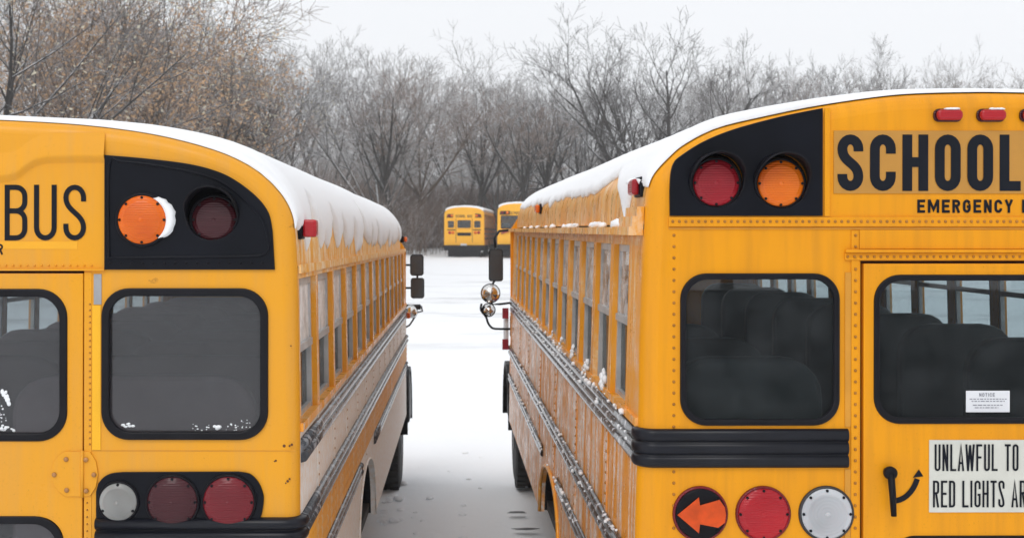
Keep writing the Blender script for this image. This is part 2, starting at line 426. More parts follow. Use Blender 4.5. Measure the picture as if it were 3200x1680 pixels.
def stroke(pts, closed, t):
    n = len(pts); out = []
    for i in range(n):
        p = Vector(pts[i]); a = Vector(pts[(i-1) % n]) if (closed or i > 0) else None; b = Vector(pts[(i+1) % n]) if (closed or i < n-1) else None
        d1 = (p-a).normalized() if a is not None and (p-a).length > 1e-6 else None
        d2 = (b-p).normalized() if b is not None and (b-p).length > 1e-6 else None
        d1 = d1 or d2; d2 = d2 or d1
        n1, n2 = Vector((-d1.y, d1.x)), Vector((-d2.y, d2.x)); m = (n1+n2)
        m = m.normalized() if m.length > 1e-4 else n1
        k = min(1/max(m.dot(n1), .3), 2.2)
        out.append((p+m*t/2*k, p-m*t/2*k))
    return out
def lettering(text, x, z, h, w, t, pitch, y, mat, parent, name='letter', space=None, joined=False):
    """flat painted letters on a rear face: x, z of the lower left corner in metres, h cap height; w, t, pitch relative to h"""
    mb = MB(); k = 0
    for ch in text:
        if ch == ' ': x += (space or pitch)*h; continue
        ww = w*(1.45 if ch in 'MW' else .4 if ch == 'I' else .82 if ch == 'L' and w > .4 else 1)
        if not joined: mb = MB()
        for pts, closed in glyph(ch, ww, t):
            q = stroke(pts, closed, t); yy = y-.0002*(k % 7); k += 1
            v = []
            for a, b in q: v += [(x+a.x*h, yy, z+a.y*h), (x+b.x*h, yy, z+b.y*h)]
            f = [(2*i, 2*i+1, 2*i+3, 2*i+2) for i in range(len(q)-1)]
            if closed: f.append((2*len(q)-2, 2*len(q)-1, 1, 0))
            mb.add(v, f)
        if not joined: mb.build(name, mat, parent)
        x += (pitch + (ww-w if ch in 'MWI' else 0))*h
    if joined: mb.build('lettering', mat, parent, kind='stuff')

# ------------------------------------------------------------------ the setting
def gz(x, y):
    if y < 18: z = 0
    elif y < 74: z = 1.48*((y-18)/56)**1.15
    elif y < 100: z = 1.48+(y-74)*.02
    else: z = 2.0
    return z
def hillz(x, y):
    if y < 104: return -1
    k = min(1, (y-104)/120); k = k*k*(3-2*k)
    hgt = 11 if x < 0 else 11-min(6, x*.12)
    return 1.0 + k*hgt + 1.4*mnoise(Vector((x*.02, y*.02, 0)))
ys = [-120, -90, -60, -35, -20, -10] + [round(-4+i*.35, 3) for i in range(70)] + [21+i*1.2 for i in range(75)] + [115, 130, 180, 310]
xs = [-290, -200, -100, -60, -40, -28, -20, -14, -10, -7, -5] + [round(-3.8+i*.25, 3) for i in range(31)] + [5, 7, 10, 14, 20, 28, 40, 60, 100, 200, 290]
vv = []
for y in ys:
    for x in xs:
        d = .05*mnoise(Vector((x*.5, y*.35, 3))) + .02*mnoise(Vector((x*2.3, y*1.7, 9)))
        if 30 < y < 56: d += .07*mnoise(Vector((x*.13, y*.5, 1)))
        vv.append((x, y, gz(x, y)+d))
nx = len(xs); ff = [(j*nx+i, j*nx+i+1, (j+1)*nx+i+1, (j+1)*nx+i) for j in range(len(ys)-1) for i in range(nx-1)]
mesh('snowy_ground', vv, ff, SNOW_G, smooth=True, kind='structure')
vv = []; X_ = [-288+i*12 for i in range(49)]; Y_ = [104+i*9 for i in range(23)]
for y in Y_:
    for x in X_: vv.append((x, y, hillz(x, y)))
nx = len(X_); ff = [(j*nx+i, j*nx+i+1, (j+1)*nx+i+1, (j+1)*nx+i) for j in range(len(Y_)-1) for i in range(nx-1)]
mesh('wooded_hill', vv, ff, HILLM, smooth=True, kind='structure')
# footprints and lumps of kicked snow
mb = MB()
for i in range(26):
    x = random.uniform(-.45, .5); y = random.uniform(8.5, 16)
    mb.blob((x, y, gz(x, y)+.0), random.uniform(.015, .035), 1.3, 1.5, .6, i)
for i in range(14):
    x = -.62+random.uniform(-.1, .12); y = 13+random.uniform(-1, 1.2); mb.blob((x, y, .01), random.uniform(.02, .05), 1.3, 1.5, .7, i)
mb.build('snow_lumps', SNOW, smooth=True, kind='stuff')

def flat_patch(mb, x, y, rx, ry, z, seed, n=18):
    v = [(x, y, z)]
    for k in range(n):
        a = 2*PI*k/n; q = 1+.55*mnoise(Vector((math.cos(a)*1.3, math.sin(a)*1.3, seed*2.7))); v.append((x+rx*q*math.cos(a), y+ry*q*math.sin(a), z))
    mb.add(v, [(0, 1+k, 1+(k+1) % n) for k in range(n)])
DARK_PATCH = simple('dark_ground_patch', (.10, .10, .105), .5, var=.5, vs_=14)  # dark grey for flat patches on the snow beside the right bus
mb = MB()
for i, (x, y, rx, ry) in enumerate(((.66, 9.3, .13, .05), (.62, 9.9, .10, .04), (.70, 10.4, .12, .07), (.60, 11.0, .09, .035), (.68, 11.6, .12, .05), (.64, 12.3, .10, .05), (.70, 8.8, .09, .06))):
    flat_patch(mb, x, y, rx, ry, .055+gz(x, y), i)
mb.build('dark_patches', DARK_PATCH, kind='stuff')

# ------------------------------------------------------------------ bus builder
def lamp(parent, name, cx, cz, r, y, mat, lines=True, hood=False, nscrew=8, depth=.022, ringmat=None, screwmat=None, recess=0.0, bez=.006, hood_off=(0, .010), rip=2.6):
    mb = MB(); y0 = y+recess
    mb.lathe([(r+bez+.004, .004), (r+bez+.003, -.006), (r+bez*.4, -.011), (r*.97, -.008), (r*.95, .0)], (cx, y0, cz), n=40)
    h = mb.build(name, ringmat or BLACKM, parent, True)
    pr = [(r*.985, -.002), (r*.97, -.010), (r*.88, -.0135)]
    for k in range(1, 13):
        q = r*.86*(1-k/13.0); pr.append((q, -.014-depth*.5*(1-(q/r)**2)+(.0012 if k % 2 else -.0012)*rip))
    m2 = MB(); m2.lathe(pr, (cx, y0, cz), n=40); m2.build('lens', mat, h, True)
    ms = MB()
    for k in range(nscrew):
        a = 2*PI*k/nscrew+(PI/2 if nscrew == 3 else 0); ms.lathe([(.0055, 0), (.005, -.004)], (cx+math.cos(a)*r*.9, y0-.012, cz+math.sin(a)*r*.9), n=8)
    if nscrew: ms.build('screws', screwmat or BLACKM, h, kind='stuff')
    if hood:
        v = []; f = []; n = 26; R0 = r+.014; cx += hood_off[0]; cz += hood_off[1]
        mk = MB(); mk.lathe([(R0-.002, -.001), (R0-.001, .05), (.01, .055)], (cx, y, cz), n=32, cap=False); mk.build('lamp_well', BLACKM, h, True)
        a0, a1 = math.radians(-35), math.radians(215)
        for k in range(n+1):
            a = a0+(a1-a0)*k/n; up = max(0, math.sin(a)); L = .012+.085*up**.7
            for rr, dy in ((R0, .004), (R0*1.01, -L), (R0-.005, -L), (R0-.006, .004)):
                v.append((cx+rr*math.cos(a), y-dy if False else y+dy, cz+rr*math.sin(a)))
        for k in range(n):
            for j in range(4): a = 4*k+j; b = 4*k+(j+1) % 4; f.append((a, b, b+4, a+4))
        mesh('visor', v, f, BLACKM, h, True)
    return h

def rivets(parent, pts, y, mat=RIVET, r=.006):
    mb = MB()
    for x, z in pts: mb.lathe([(r, .001), (r*.8, -.0025), (r*.35, -.004)], (x, y, z), n=7)
    return mb.build('rivets', mat, parent, True, kind='stuff')
def siderivets(parent, pts, sxf, mat=RIVET, r=.007, sides=(1, -1)):
    mb = MB()
    for s in sides:
        for y, z in pts:
            mb.lathe([(r, -.001*s), (r*.8, .003*s), (r*.35, .0045*s)], (s*sxf(z), y, z), axis='x', n=6)
    return mb.build('rivets', mat, parent, True, kind='stuff')

def build_bus(name, sp, label, loc, rot, group):
    cx0 = sp['cx']; lx = lambda px: (px-cx0)/S; lz = lambda py: H+(PY-py)/S
    root = thing(name, label, 'school bus', loc, rot, group)
    far = sp.get('far', False); YR = sp['rear_paint']; L = sp['L']; RD = sp['round']
    half = [(dx/S, lz(py)) for dx, py in sp['prof']]; zs = sp['zs']; zg = sp['zg']
    half = crom(half, 3 if far else 6); half = [p for p in half if p[1] > zs+.02]+[(half[-1][0], zs)]
    half[0] = (0.0, half[0][1])
    def sx(z):
        for a, b in zip(half, half[1:]):
            if b[1] <= z <= a[1] and a[1] > b[1]: return a[0]+(b[0]-a[0])*(a[1]-z)/(a[1]-b[1])
        return half[-1][0]
    full = [(-x, z) for x, z in reversed(half)]+half[1:]
    n = len(full)
    nrm = []
    for i in range(n):
        a = Vector(full[max(i-1, 0)]); b = Vector(full[min(i+1, n-1)]); d = (b-a).normalized(); nrm.append((-d.y, d.x))
    nrm[0] = (-1, 0); nrm[-1] = (1, 0)
    def inset(d): return [(full[i][0]-nrm[i][0]*d, full[i][1]-nrm[i][1]*d) for i in range(n)]
    # rounded rear rim
    rings = 3 if far else 6; v = []; f = []
    for k in range(rings+1):
        a = PI/2*k/rings; d = RD*(1-math.sin(a)); y = RD*(1-math.cos(a))
        v += [(x, y, z) for x, z in inset(d)]
    for k in range(rings):
        for i in range(n-1): a = k*n+i; f.append((a, a+1, a+1+n, a+n))
    mesh('rear_rim', v, f, YR, root, True)
    # rear wall
    wall_out = inset(RD)
    hol = [h for h in sp['wall_holes'](lx, lz)]
    plate('rear_wall', wall_out, hol, 0, .035, YR, root)
    # roof skin
    yend = L-sp.get('dome', .6); DM = L-yend; ri = [i for i in range(n) if full[i][1] >= zg-1e-6]
    iy = [RD, .8, 2, 3.2, 4.4, 5.6, 6.8, yend]+[yend+DM*math.sin(PI/2*k/6) for k in range(1, 7)]
    v = []; f = []; m = len(ri)
    for y in iy:
        t = max(0, (y-yend)/DM); c = math.sqrt(max(0, 1-t*t)); k = .45+.55*c
        for i in ri:
            x, z = full[i]; v.append((x*(1-.08*t*t), y, zg+(z-zg)*k))
    for j in range(len(iy)-1):
        for i in range(m-1): a = j*m+i; f.append((a, a+1, a+1+m, a+m))
    mesh('roof', v, f, sp.get('eave', ICY), root, True)
    v2 = [(x*.965, y, zg-.02+(z-zg)*.93) for x, y, z in v]; mesh('ceiling_lining', v2, [tuple(reversed(q)) for q in f], INTER, root, True)
    zt, zb, zm = sp['win_top'], sp['win_bot'], sp['win_mid']
    # side structure built once per side
    def SB(mb, s, y0, y1, z0, z1, t0, t1):
        v = []
        for y in (y0, y1):
            for z in (z0, z1):
                for t in (t0, t1): v.append((s*(sx(z)+t), y, z))
        mb.add(v, [(0,1,3,2),(4,6,7,5),(0,4,5,1),(2,3,7,6),(0,2,6,4),(1,5,7,3)])
    first, pitch, nw, pw = sp['first'], sp['pitch'], sp['nw'], sp['pw']
    for s in (1, -1):
        mb = MB(); SB(mb, s, RD, L, zt, zg+.0, -.035, 0); fixn(mb.build('eave_panel', sp.get('eave', ICY), root))
        mb = MB(); SB(mb, s, RD+.005, L, zg-.02, zg+.012, .002, sp['gutter'])
        if sp['gutter'] > .03: SB(mb, s, RD+.005, .42, zg+.012, zg+.05, .002, sp['gutter']*.8); SB(mb, s, RD+.005, .36, zg+.05, zg+.085, .002, sp['gutter']*.5)
        fixn(mb.build('gutter', sp['gutter_mat'], root))
        # corner pillar then window bays
        mb = MB(); SB(mb, s, RD, sp['w0'], zb, zt, -.035, 0); fixn(mb.build('corner_pillar', PILLAR, root))
        for k in range(nw+1):
            yk = first+(k)*pitch-pw
            if k: mb = MB(); SB(mb, s, yk, yk+pw, zb, zt, -.045, .006); fixn(mb.build('pillar', PILLAR, root))
            if k == nw: break
            y0, y1 = (yk+pw if k else sp['w0']), yk+pitch
            if far and k > 12: break
            mb = MB(); fr = .022
            SB(mb, s, y0, y0+fr, zb, zt, -.04, -.016); SB(mb, s, y1-fr, y1, zb, zt, -.04, -.016)
            SB(mb, s, y0+fr, y1-fr, zt-.03, zt, -.04, -.016); SB(mb, s, y0+fr, y1-fr, zb, zb+.02, -.045, -.02)
            w = fixn(mb.build('window_frame', ALU, root))
            mb = MB(); SB(mb, s, y0+fr, y1-fr, zm-.014, zm+.014, -.042, -.010); fixn(mb.build('sash_rail', ALU, w))
            mb = MB(); SB(mb, s, y0+fr, y1-fr, zm+.014, zt-.03, -.028, -.024); fixn(mb.build('pane', sp.get('glare', GLARE_R) if s == sp.get('inner', 0) else GLASS_LOW, w))
            lo = zb+.02 if (k*7+(1 if s > 0 else 3)) % 5 else zb+.02
            mb = MB(); SB(mb, s, y0+fr, y1-fr, lo, zm-.014, -.040, -.036); fixn(mb.build('pane', (GLASS_DK if s == sp.get('inner', 0) else GLASS_LOW) if not far else GLASS_S, w))
        yl = first+nw*pitch
        if yl < L: mb = MB(); SB(mb, s, yl, L, zb, zt, -.035, 0); fixn(mb.build('front_pillar', PILLAR, root))
        # sill ledge
        mb = MB(); SB(mb, s, RD, L, zb-.03, zb, -.04, .012); fixn(mb.build('sill', sp['sill_mat'], root))
        # upper side panels, one per two bays
        za = sp['r3'][0]; q = [RD]
        while q[-1] < L-.5: q.append(min(L, q[-1]+pitch*(2 if sp.get('inner') != 1 else 1) if len(q) > 1 else first+pitch))
        q[-1] = L
        for a, b in zip(q, q[1:]):
            mb = MB(); SB(mb, s, a+.001, b-.001, za, zb-.03, -.035, 0); fixn(mb.build('side_panel', sp['side_mat'], root))
            if not far:
                mb = MB(); SB(mb, s, b-.05, b-.0, za, zb-.03, .0005, .004); fixn(mb.build('panel_seam', sp['side_mat'], root))
        # lower skirt with wheel arch
        ya, ra, ztop = sp['arch']; out = [(RD, za-.002), (RD, zs)]
        ar = []
        for k in range(15):
            a = PI-PI*k/14; ar.append((ya+ra*math.cos(a), zs+(ztop-zs)*math.sin(a)**.75))
        out += ar+[(L, zs), (L, za-.002)]
        o = plate('skirt', out, [], -.03, 0, sp['side_mat'], root, plane='YZ')
        for vt in o.data.vertices: vt.co.x = s*(sx(vt.co.z)+vt.co.x)
        fixn(o)
        mb = MB(); v = []   # arch lip
        for (y, z) in ar: v.append((s*(sx(z)+.006), y, z+.004))
        mb.tube(v, .013 if sp['arch_lip'] == 'y' else .006, 6); mb.build('arch_lip', PILLAR if sp['arch_lip'] == 'y' else sp['side_mat'], root, True)
        mb = MB()
        for k in range(15):
            pass
        # arch liner (dark)
        v = []; f = []
        for (y, z) in ar: v += [(s*(sx(z)-.01), y, z+.01), (s*(sx(z)-.5), y, z+.01)]
        for k in range(14): f.append((2*k, 2*k+1, 2*k+3, 2*k+2))
        mesh('arch_liner', v, f, BLACKM, root)
    if not far:
        pts = []
        k = 0; q = [first+pitch+i*pitch*(2 if sp.get('inner') != 1 else 1) for i in range(7 if sp.get('inner') != 1 else 13)]
        for y in q:
            z = sp['r3'][0]+.04
            while z < zb-.05: pts.append((y-.025, z)); z += .045
        siderivets(root, pts, lambda z: sx(z)+.003)
    # rub rails wrap round the corner: sweep of a ridged profile
    def sweep(nm, z0, z1, s, y1, wrap, ridges, depth, mat, y0=None, base=.004):
        path = []
        X = (sx(z0)+sx(z1))/2
        if wrap is not None:
            path.append((wrap, 0, 0, -1)); path.append((X-RD, 0, 0, -1))
            for k in range(1, 8):
                a = PI/2*k/8; path.append((X-RD+RD*math.sin(a), RD-RD*math.cos(a), math.sin(a), -math.cos(a)))
            ystart = RD
        else: ystart = y0 if y0 is not None else RD+.01
        k = ystart
        while k < y1: path.append((X, k, 1, 0)); k += .5
        path.append((X, y1, 1, 0))
        N = ridges*10; prof = [(0, z0)]+[(base+depth*abs(math.sin(PI*ridges*i/N))**.4, z0+(z1-z0)*i/N) for i in range(N+1)]+[(0, z1)]
        v = []; f = []; m = len(prof)
        for (x, y, nx_, ny_) in path:
            for o_, z in prof: v.append((s*(x+nx_*o_), y+ny_*o_, z))
        for j in range(len(path)-1):
            for i in range(m-1): a = j*m+i; f.append((a, a+m, a+m+1, a+1) if s > 0 else (a, a+1, a+m+1, a+m))
        f.append(tuple(range(m))); f.append(tuple((len(path)-1)*m+i for i in range(m)))
        return mesh(nm, v, f, mat, root, True)
    for s in (1, -1):
        for i, rr in enumerate(('r1', 'r2', 'r3')):
            z0, z1, rid, dep = sp[rr][0], sp[rr][1], sp[rr][2], sp[rr][3]
            segs = [(None, L)]
            if rr == 'r3' and not sp.get('r3_over', False): ya, ra, _ = sp['arch']; segs = [(RD+.01, ya-ra*.78), (ya+ra*.78, L)]
            for (a, b) in segs: sweep('rub_rail', z0, z1, s, b, None, rid, dep, sp['rail_mat'], y0=a)
            if rr in sp['wrap']:
                o = sweep('rear_rub_rail', z0-.003, z1+.003, s, RD+.02, sp['wrap'][rr], rid, dep+.002, RAIL_REAR)
    if 'band' in sp:      # ribbed yellow band between the rails
        for s in (1, -1): sweep('ribbed_band', sp['band'][0], sp['band'][1], s, L, None, 4, .006, BAND_L)
    # interior: floor, front bulkhead, seats
    mb = MB(); mb.box(-sx(1.2)+.04, sx(1.2)-.04, .05, L-.02, zs+.02, zs+.08); mb.build('floor', FLOORM, root)
    nr = 9 if not far else 3
    for k in range(nr):
        for s in (1, -1):
            y = sp['seat_y']+k*.85
            a, b = sp['seat_x']
            x0, x1 = (a, b) if s > 0 else (-b, -a)
            o = plate('seat_back', rrect(x0, x1, zs+.35, sp['seat_top'], .16, 5), [], y, y+.09, sp['seat_mat'], root, bev=.02)
            mb = MB(); mb.box(x0, x1, y+.095, y+.5, zs+.42, zs+.55); mb.build('seat_cushion', sp['seat_mat'], root)
    # cowl, windscreen, hood
    mb = MB(); xg = sx(1.6)
    hw = plate('front_wall', [(-xg, zs), (xg, zs), (xg, zg+.0), (xg*.93, zg+.14), (xg*.6, zg+.24), (-xg*.6, zg+.24), (-xg*.93, zg+.14), (-xg, zg+.0)], [rrect(-xg+.12, xg-.12, sp['ws'], zg+.02, .08)], L-.03, L, YR, root)
    mb = MB(); mb.box(-xg+.1, xg-.1, L-.02, L-.014, 1.93, zg+.04); mb.build('windscreen', GLASS_S, hw)
    if not far:
        mb = MB(); v = []
        for y, hwid, zt_ in ((L, .95, 1.85), (L+.5, .92, 1.78), (L+1.3, .86, 1.6), (L+1.42, .8, 1.45)):
            v += [(-hwid, y, .75), (-hwid, y, zt_-.12), (-hwid+.14, y, zt_), (hwid-.14, y, zt_), (hwid, y, zt_-.12), (hwid, y, .75)]
        f = [(j*6+i, j*6+(i+1) % 6, (j+1)*6+(i+1) % 6, (j+1)*6+i) for j in range(3) for i in range(6)]+[(5, 4, 3, 2, 1, 0), (18, 19, 20, 21, 22, 23)]
        bevel(fixn(mesh('hood', v, f, YR, root)), .03)
        for s in (1, -1):
            v = []; f = []; yc = sp['front_axle']
            for k in range(13):
                a = PI*k/12; y = yc-.62*math.cos(a); z = .75+.62*math.sin(a)
                v += [(s*.8, y, z), (s*(xg+.02), y, z), (s*(xg+.02), y, z-.05), (s*.8, y, z-.05)]
            f = [(4*k+j, 4*k+(j+1) % 4, 4*k+4+(j+1) % 4, 4*k+4+j) for k in range(12) for j in range(4)]+[(0,1,2,3),(51,50,49,48)]
            fixn(mesh('fender', v, f, BLACKM, root))
    # chassis, bumper
    mb = MB(); mb.box(-.5, -.4, .1, L+1.2, .62, .84); mb.box(.4, .5, .1, L+1.2, .62, .84); mb.box(-.9, .9, sp['arch'][0]-.06, sp['arch'][0]+.06, .42, .56); mb.box(-.85, .85, sp['front_axle']-.05, sp['front_axle']+.05, .42, .52)
    mb.box(-.9, .9, 4.6, 5.8, .55, .84)
    mb.build('chassis', STEEL, root)
    bw = sx(1.2)
    bevel(plate('rear_bumper', rrect(-bw, bw, zs-.34, zs-.04, .04), [], -.10, -.02, BLACKM, root), .01)
    # wheels
    def wheel(x, y, s, w=.25, lug=.03):
        R = .49; mb = MB()
        mb.lathe([(R*.55, -w/2), (R*.8, -w/2-.01), (R*.96, -w*.46), (R, -w*.36), (R, w*.36), (R*.96, w*.46), (R*.8, w/2+.01), (R*.55, w/2)], (x, y, R-.01), axis='x', n=36)
        t = mb.build('wheel', TYRE, root, True)
        if not far:
            mb = MB(); n = 34
            for k in range(n):
                for side in (-1, 1):
                    a = 2*PI*(k+(.5 if side > 0 else 0))/n; c, s2 = math.cos(a), math.sin(a)
                    vv = []
                    for rr in (R-.005, R+lug*.6):
                        for da in (-.055, .055):
                            for xx in (x+side*.02, x+side*(w*.47)):
                                vv.append((xx, y+rr*math.cos(a+da), R-.01+rr*math.sin(a+da)))
                    mb.add(vv, [(0,1,3,2),(4,6,7,5),(0,4,5,1),(2,3,7,6),(0,2,6,4),(1,5,7,3)])
            mb.build('tread_lugs', TYRE, t, kind='stuff')
        mb = MB(); mb.lathe([(R*.54, 0), (R*.5, -.03*s), (R*.3, -.05*s), (R*.2, .03*s)], (x+s*w*.42, y, R-.01), axis='x', n=20); mb.build('rim', STEEL, t, True)
    for s in (1, -1):
        wheel(s*(xg-.20), sp['arch'][0], s); 
        if not far: wheel(s*(xg-.50), sp['arch'][0], s)
        wheel(s*(xg-.21), sp['front_axle'], s, .25)
    sp['sx'] = sx; sp['full'] = full; sp['nrm'] = nrm
    return root, lx, lz

def rear_window(root, wall, x0, x1, z0, z1, r, gl, thick=.022, parent=None):
    p = parent or root
    g = plate('window_gasket', rrect(x0, x1, z0, z1, r, 9), [rrect(x0+thick, x1-thick, z0+thick, z1-thick, r-thick*.8, 9)], -.011, .012, RUBBER, p, bev=.005)
    plate('pane', rrect(x0+.006, x1-.006, z0+.006, z1-.006, r-.004, 9), [], .013, .017, gl, g)
    return g

def snow_cap(root, sp, label, thick, zlow, name='snow_drift', seed=0, cut=None, far=False):
    """a sheet of snow lying on a roof, its lower edge ragged"""
    full, nrm, L = sp['full'], sp['nrm'], sp['L']; yend = L-sp.get('dome', .6); DM = L-yend; zg = sp['zg']
    dy = .03 if not far else .4
    # arc-length table of the upper profile
    idx = [i for i in range(len(full)) if full[i][1] >= zg-.12]
    P = [full[i] for i in idx]; Nn = [nrm[i] for i in idx]
    cum = [0]
    for a, b in zip(P, P[1:]): cum.append(cum[-1]+math.hypot(b[0]-a[0], b[1]-a[1]))
    tot = cum[-1]
    def at(u):
        u = max(0, min(tot, u))
        for i in range(len(P)-1):
            if u <= cum[i+1]:
                t = (u-cum[i])/max(1e-9, cum[i+1]-cum[i]); return tuple(P[i][j]+(P[i+1][j]-P[i][j])*t for j in (0, 1)), tuple(Nn[i][j]+(Nn[i+1][j]-Nn[i][j])*t for j in (0, 1))
        return P[-1], Nn[-1]
    U = []; u = 0
    while u < tot:
        U.append(u); p, n_ = at(u); u += (.014 if p[1] < zg+.34 else .05) if not far else .12
    U.append(tot); M = len(U)-1
    ny = int((L-.05)/dy); v = []; f = []
    for j in range(ny+1):
        y = .035+j*(L-.03)/ny; t = max(0, (y-yend)/DM); c = math.sqrt(max(0, 1-t*t)); k = .45+.55*c
        ends = []
        for s in (-1, 1):
            zl = zlow(y, s)
            rng_ = range(len(P)) if s < 0 else range(len(P)-1, -1, -1); u = 0 if s < 0 else tot
            for i in rng_:
                if P[i][1] >= zl:
                    i2 = max(0, i-1) if s < 0 else min(len(P)-1, i+1)
                    dz = P[i][1]-P[i2][1]; tt = (P[i][1]-zl)/dz if dz > 1e-6 else 0; u = cum[i]+(cum[i2]-cum[i])*min(1, max(0, tt)); break
            ends.append(u)
        row = []; row2 = []
        for i in range(M+1):
            u = max(ends[0], min(ends[1], U[i])); p, n_ = at(u); e = min(u-ends[0], ends[1]-u)
            th = thick(p[0], p[1], y)*(.11+.89*min(1, max(0, (p[1]-zg)/.38))**1.1)*min(1, (.05+min(e, .03)/.03*.95)**.55)
            ry = min(1, max(.25, (y-.02)/.09))**.5
            th = th*ry*(1-.45*t)+.001
            xx, zz = p[0]+n_[0]*th, p[1]+n_[1]*th
            row.append((xx*(1-.08*t*t), y + (.05*t*t), zg+(zz-zg)*k + (th*(1-k)*.5)))
            row2.append((p[0]*(1-.08*t*t)+n_[0]*.0005, y, zg+(p[1]-zg)*k+n_[1]*.0005))
        v += row+row2
    W = 2*(M+1)
    for j in range(ny):
        for i in range(M): a = j*W+i; f.append((a, a+1, a+1+W, a+W))
        a = j*W; f.append((a, a+W, a+W+M+1, a+M+1)); a = j*W+M; f.append((a, a+M+1, a+M+1+W, a+W))
    for j in (0, ny):
        for i in range(M): a = j*W+i; f.append((a, a+M+1, a+M+2, a+1))
    o = mesh(name, v, f, SNOW, None, True)
    bm = bmesh.new(); bm.from_mesh(o.data); bmesh.ops.remove_doubles(bm, verts=bm.verts, dist=2e-4); bm.to_mesh(o.data); bm.free()
    o.location = root.location; o.rotation_euler = root.rotation_euler; o.scale = root.scale
    tag(o, label, 'snow', 'snow lying on the bus roofs')
    return o

# ------------------------------------------------------------------ right bus
YAW = .0067
CXR = 3085; CXL = -150
spR = dict(ws=2.45, inner=-1, w0=.39, cx=CXR, rear_paint=YEL_R, L=8.55, round=.06, zs=.82, zg=2.82, gutter=.055, gutter_mat=ICY,
    prof=[(0,286),(165,289),(310,298),(519,328),(698,364),(844,400),(941,449),(989,488),(1038,541),(1057,585),(1062,628),(1066,700),(1080,1000),(1086,1350),(1096,1680),(1110,2430)],
    win_top=2.76, win_bot=2.13, win_mid=2.455, first=.28, pitch=.61, nw=13, pw=.10, sill_mat=PILLAR, side_mat=SIDE_R, rail_mat=RAIL_R,
    r1=(1.963, 2.098, 3, .015), r2=(1.51, 1.61, 2, .02), r3=(1.24, 1.32, 2, .016), wrap={'r1': (2645-CXR)/-S},
    arch=(3.6, .72, 1.25), arch_lip='y', r3_over=False, seat_y=.42, seat_x=(.47, 1.08), seat_top=2.315, seat_mat=SEAT_R, front_axle=9.25)
def holesR(lx, lz):
    out = []
    for s in (1, -1):
        a, b = sorted((s*lx(2126), s*lx(2615))); out.append(rrect(a, b, lz(1322), lz(857), .09, 9))
        out += [circle(s*lx(2234), lz(563), .0975, 24), circle(s*lx(2435), lz(565), .0975, 24)]
    out.append([(lx(2684), .9), (lx(3486), .9), (lx(3486), lz(814)), (lx(2684), lz(814))])
    return out
spR['wall_holes'] = holesR
busR, lx, lz = build_bus('school_bus', spR, 'near yellow school bus on the right with SCHOOL above its rear door',
                         ((CXR-PX)/S, D0, 0), (.0044, 0, YAW), 'near school buses parked side by side')
def mir(o): return o
for s in (1, -1):
    c = 0
    X = lambda px: s*lx(px)*-1 if s > 0 else lx(px)     # s=-1 left half (as in the photo), s=+1 its mirror on the right half
    def xs2(a, b): return sorted((X(a), X(b)))
    a, b = xs2(2122, 2619)
    rear_window(busR, None, a, b, lz(1326), lz(853), .095, GLASS_R)
    poly = [(2089,674),(2088,600),(2091,545),(2100,512),(2120,490),(2193,444),(2290,405),(2435,366),(2564,340),(2564,674)]
    poly = [poly[0]]+crom(poly[1:-1], 5)+[poly[-1]]
    pl = plate('lamp_panel', [(X(p), lz(q)) for p, q in poly], [circle(X(2234), lz(563), .100, 32), circle(X(2435), lz(565), .100, 32)], -.012, .004, BLACK, busR, bev=.002)
    for px, py, mt in ((2234, 572, L_RED3), (2435, 574, L_AMB)):
        lamp(busR, 'warning_lamp', X(px), lz(py), .086, -.010, mt, hood=True, recess=.018)
    # moulding beside the panel and rivets
    a, b = xs2(2570, 2588); plate('panel_moulding', [(a, lz(676)), (b, lz(676)), (b, lz(338)), (a, lz(338))], [], -.008, -.001, YEL_R, busR, bev=.002)
    rivets(busR, [(X(2103), lz(735+35*k)) for k in range(33)], -.001)
    rivets(busR, [(X(2668), lz(735+35*k)) for k in range(33) if not 330 < 735+35*k-1010 < 430 or True], -.006)
    a, b = xs2(2655, 2678); plate('door_jamb_strip', [(a, .95), (b, .95), (b, lz(720)), (a, lz(720))], [], -.005, -.001, YEL_R, busR)
    for q0, q1 in ((850, 1330), (1462, 1700)):
        a, b = xs2(2636, 2654); plate('door_side_tape', [(a, lz(q1)), (b, lz(q1)), (b, lz(q0)), (a, lz(q0))], [], -.004, -.001, YEL_STRIPE, busR)
    for px, mt, nm in ((2185, None, 'turn_signal'), (2381, L_RED, 'tail_lamp'), (2578, L_CLR, 'reversing_lamp')):
        h = lamp(busR, nm, X(px), lz(1600), .094, -.002, mt or BLACKM, nscrew=8, depth=.016 if mt else .004, rip=(3 if nm == 'reversing_lamp' else 1.5), ringmat=(STEEL if nm == 'reversing_lamp' else L_RED2), bez=.003)
        if mt is None:
            sg = 1 if s < 0 else -1; r = .094
            pts = [(-.95,0),(-.10,.70),(-.06,.38),(.72,.60),(.93,.30),(.97,0),(.93,-.30),(.66,-.50),(-.06,-.36),(-.10,-.72)]
            plate('arrow', [(X(px)+sg*p*r*.97, lz(1600)+q*r*.97) for p, q in pts], [], -.027, -.021, L_ARROW, h, bev=.001)
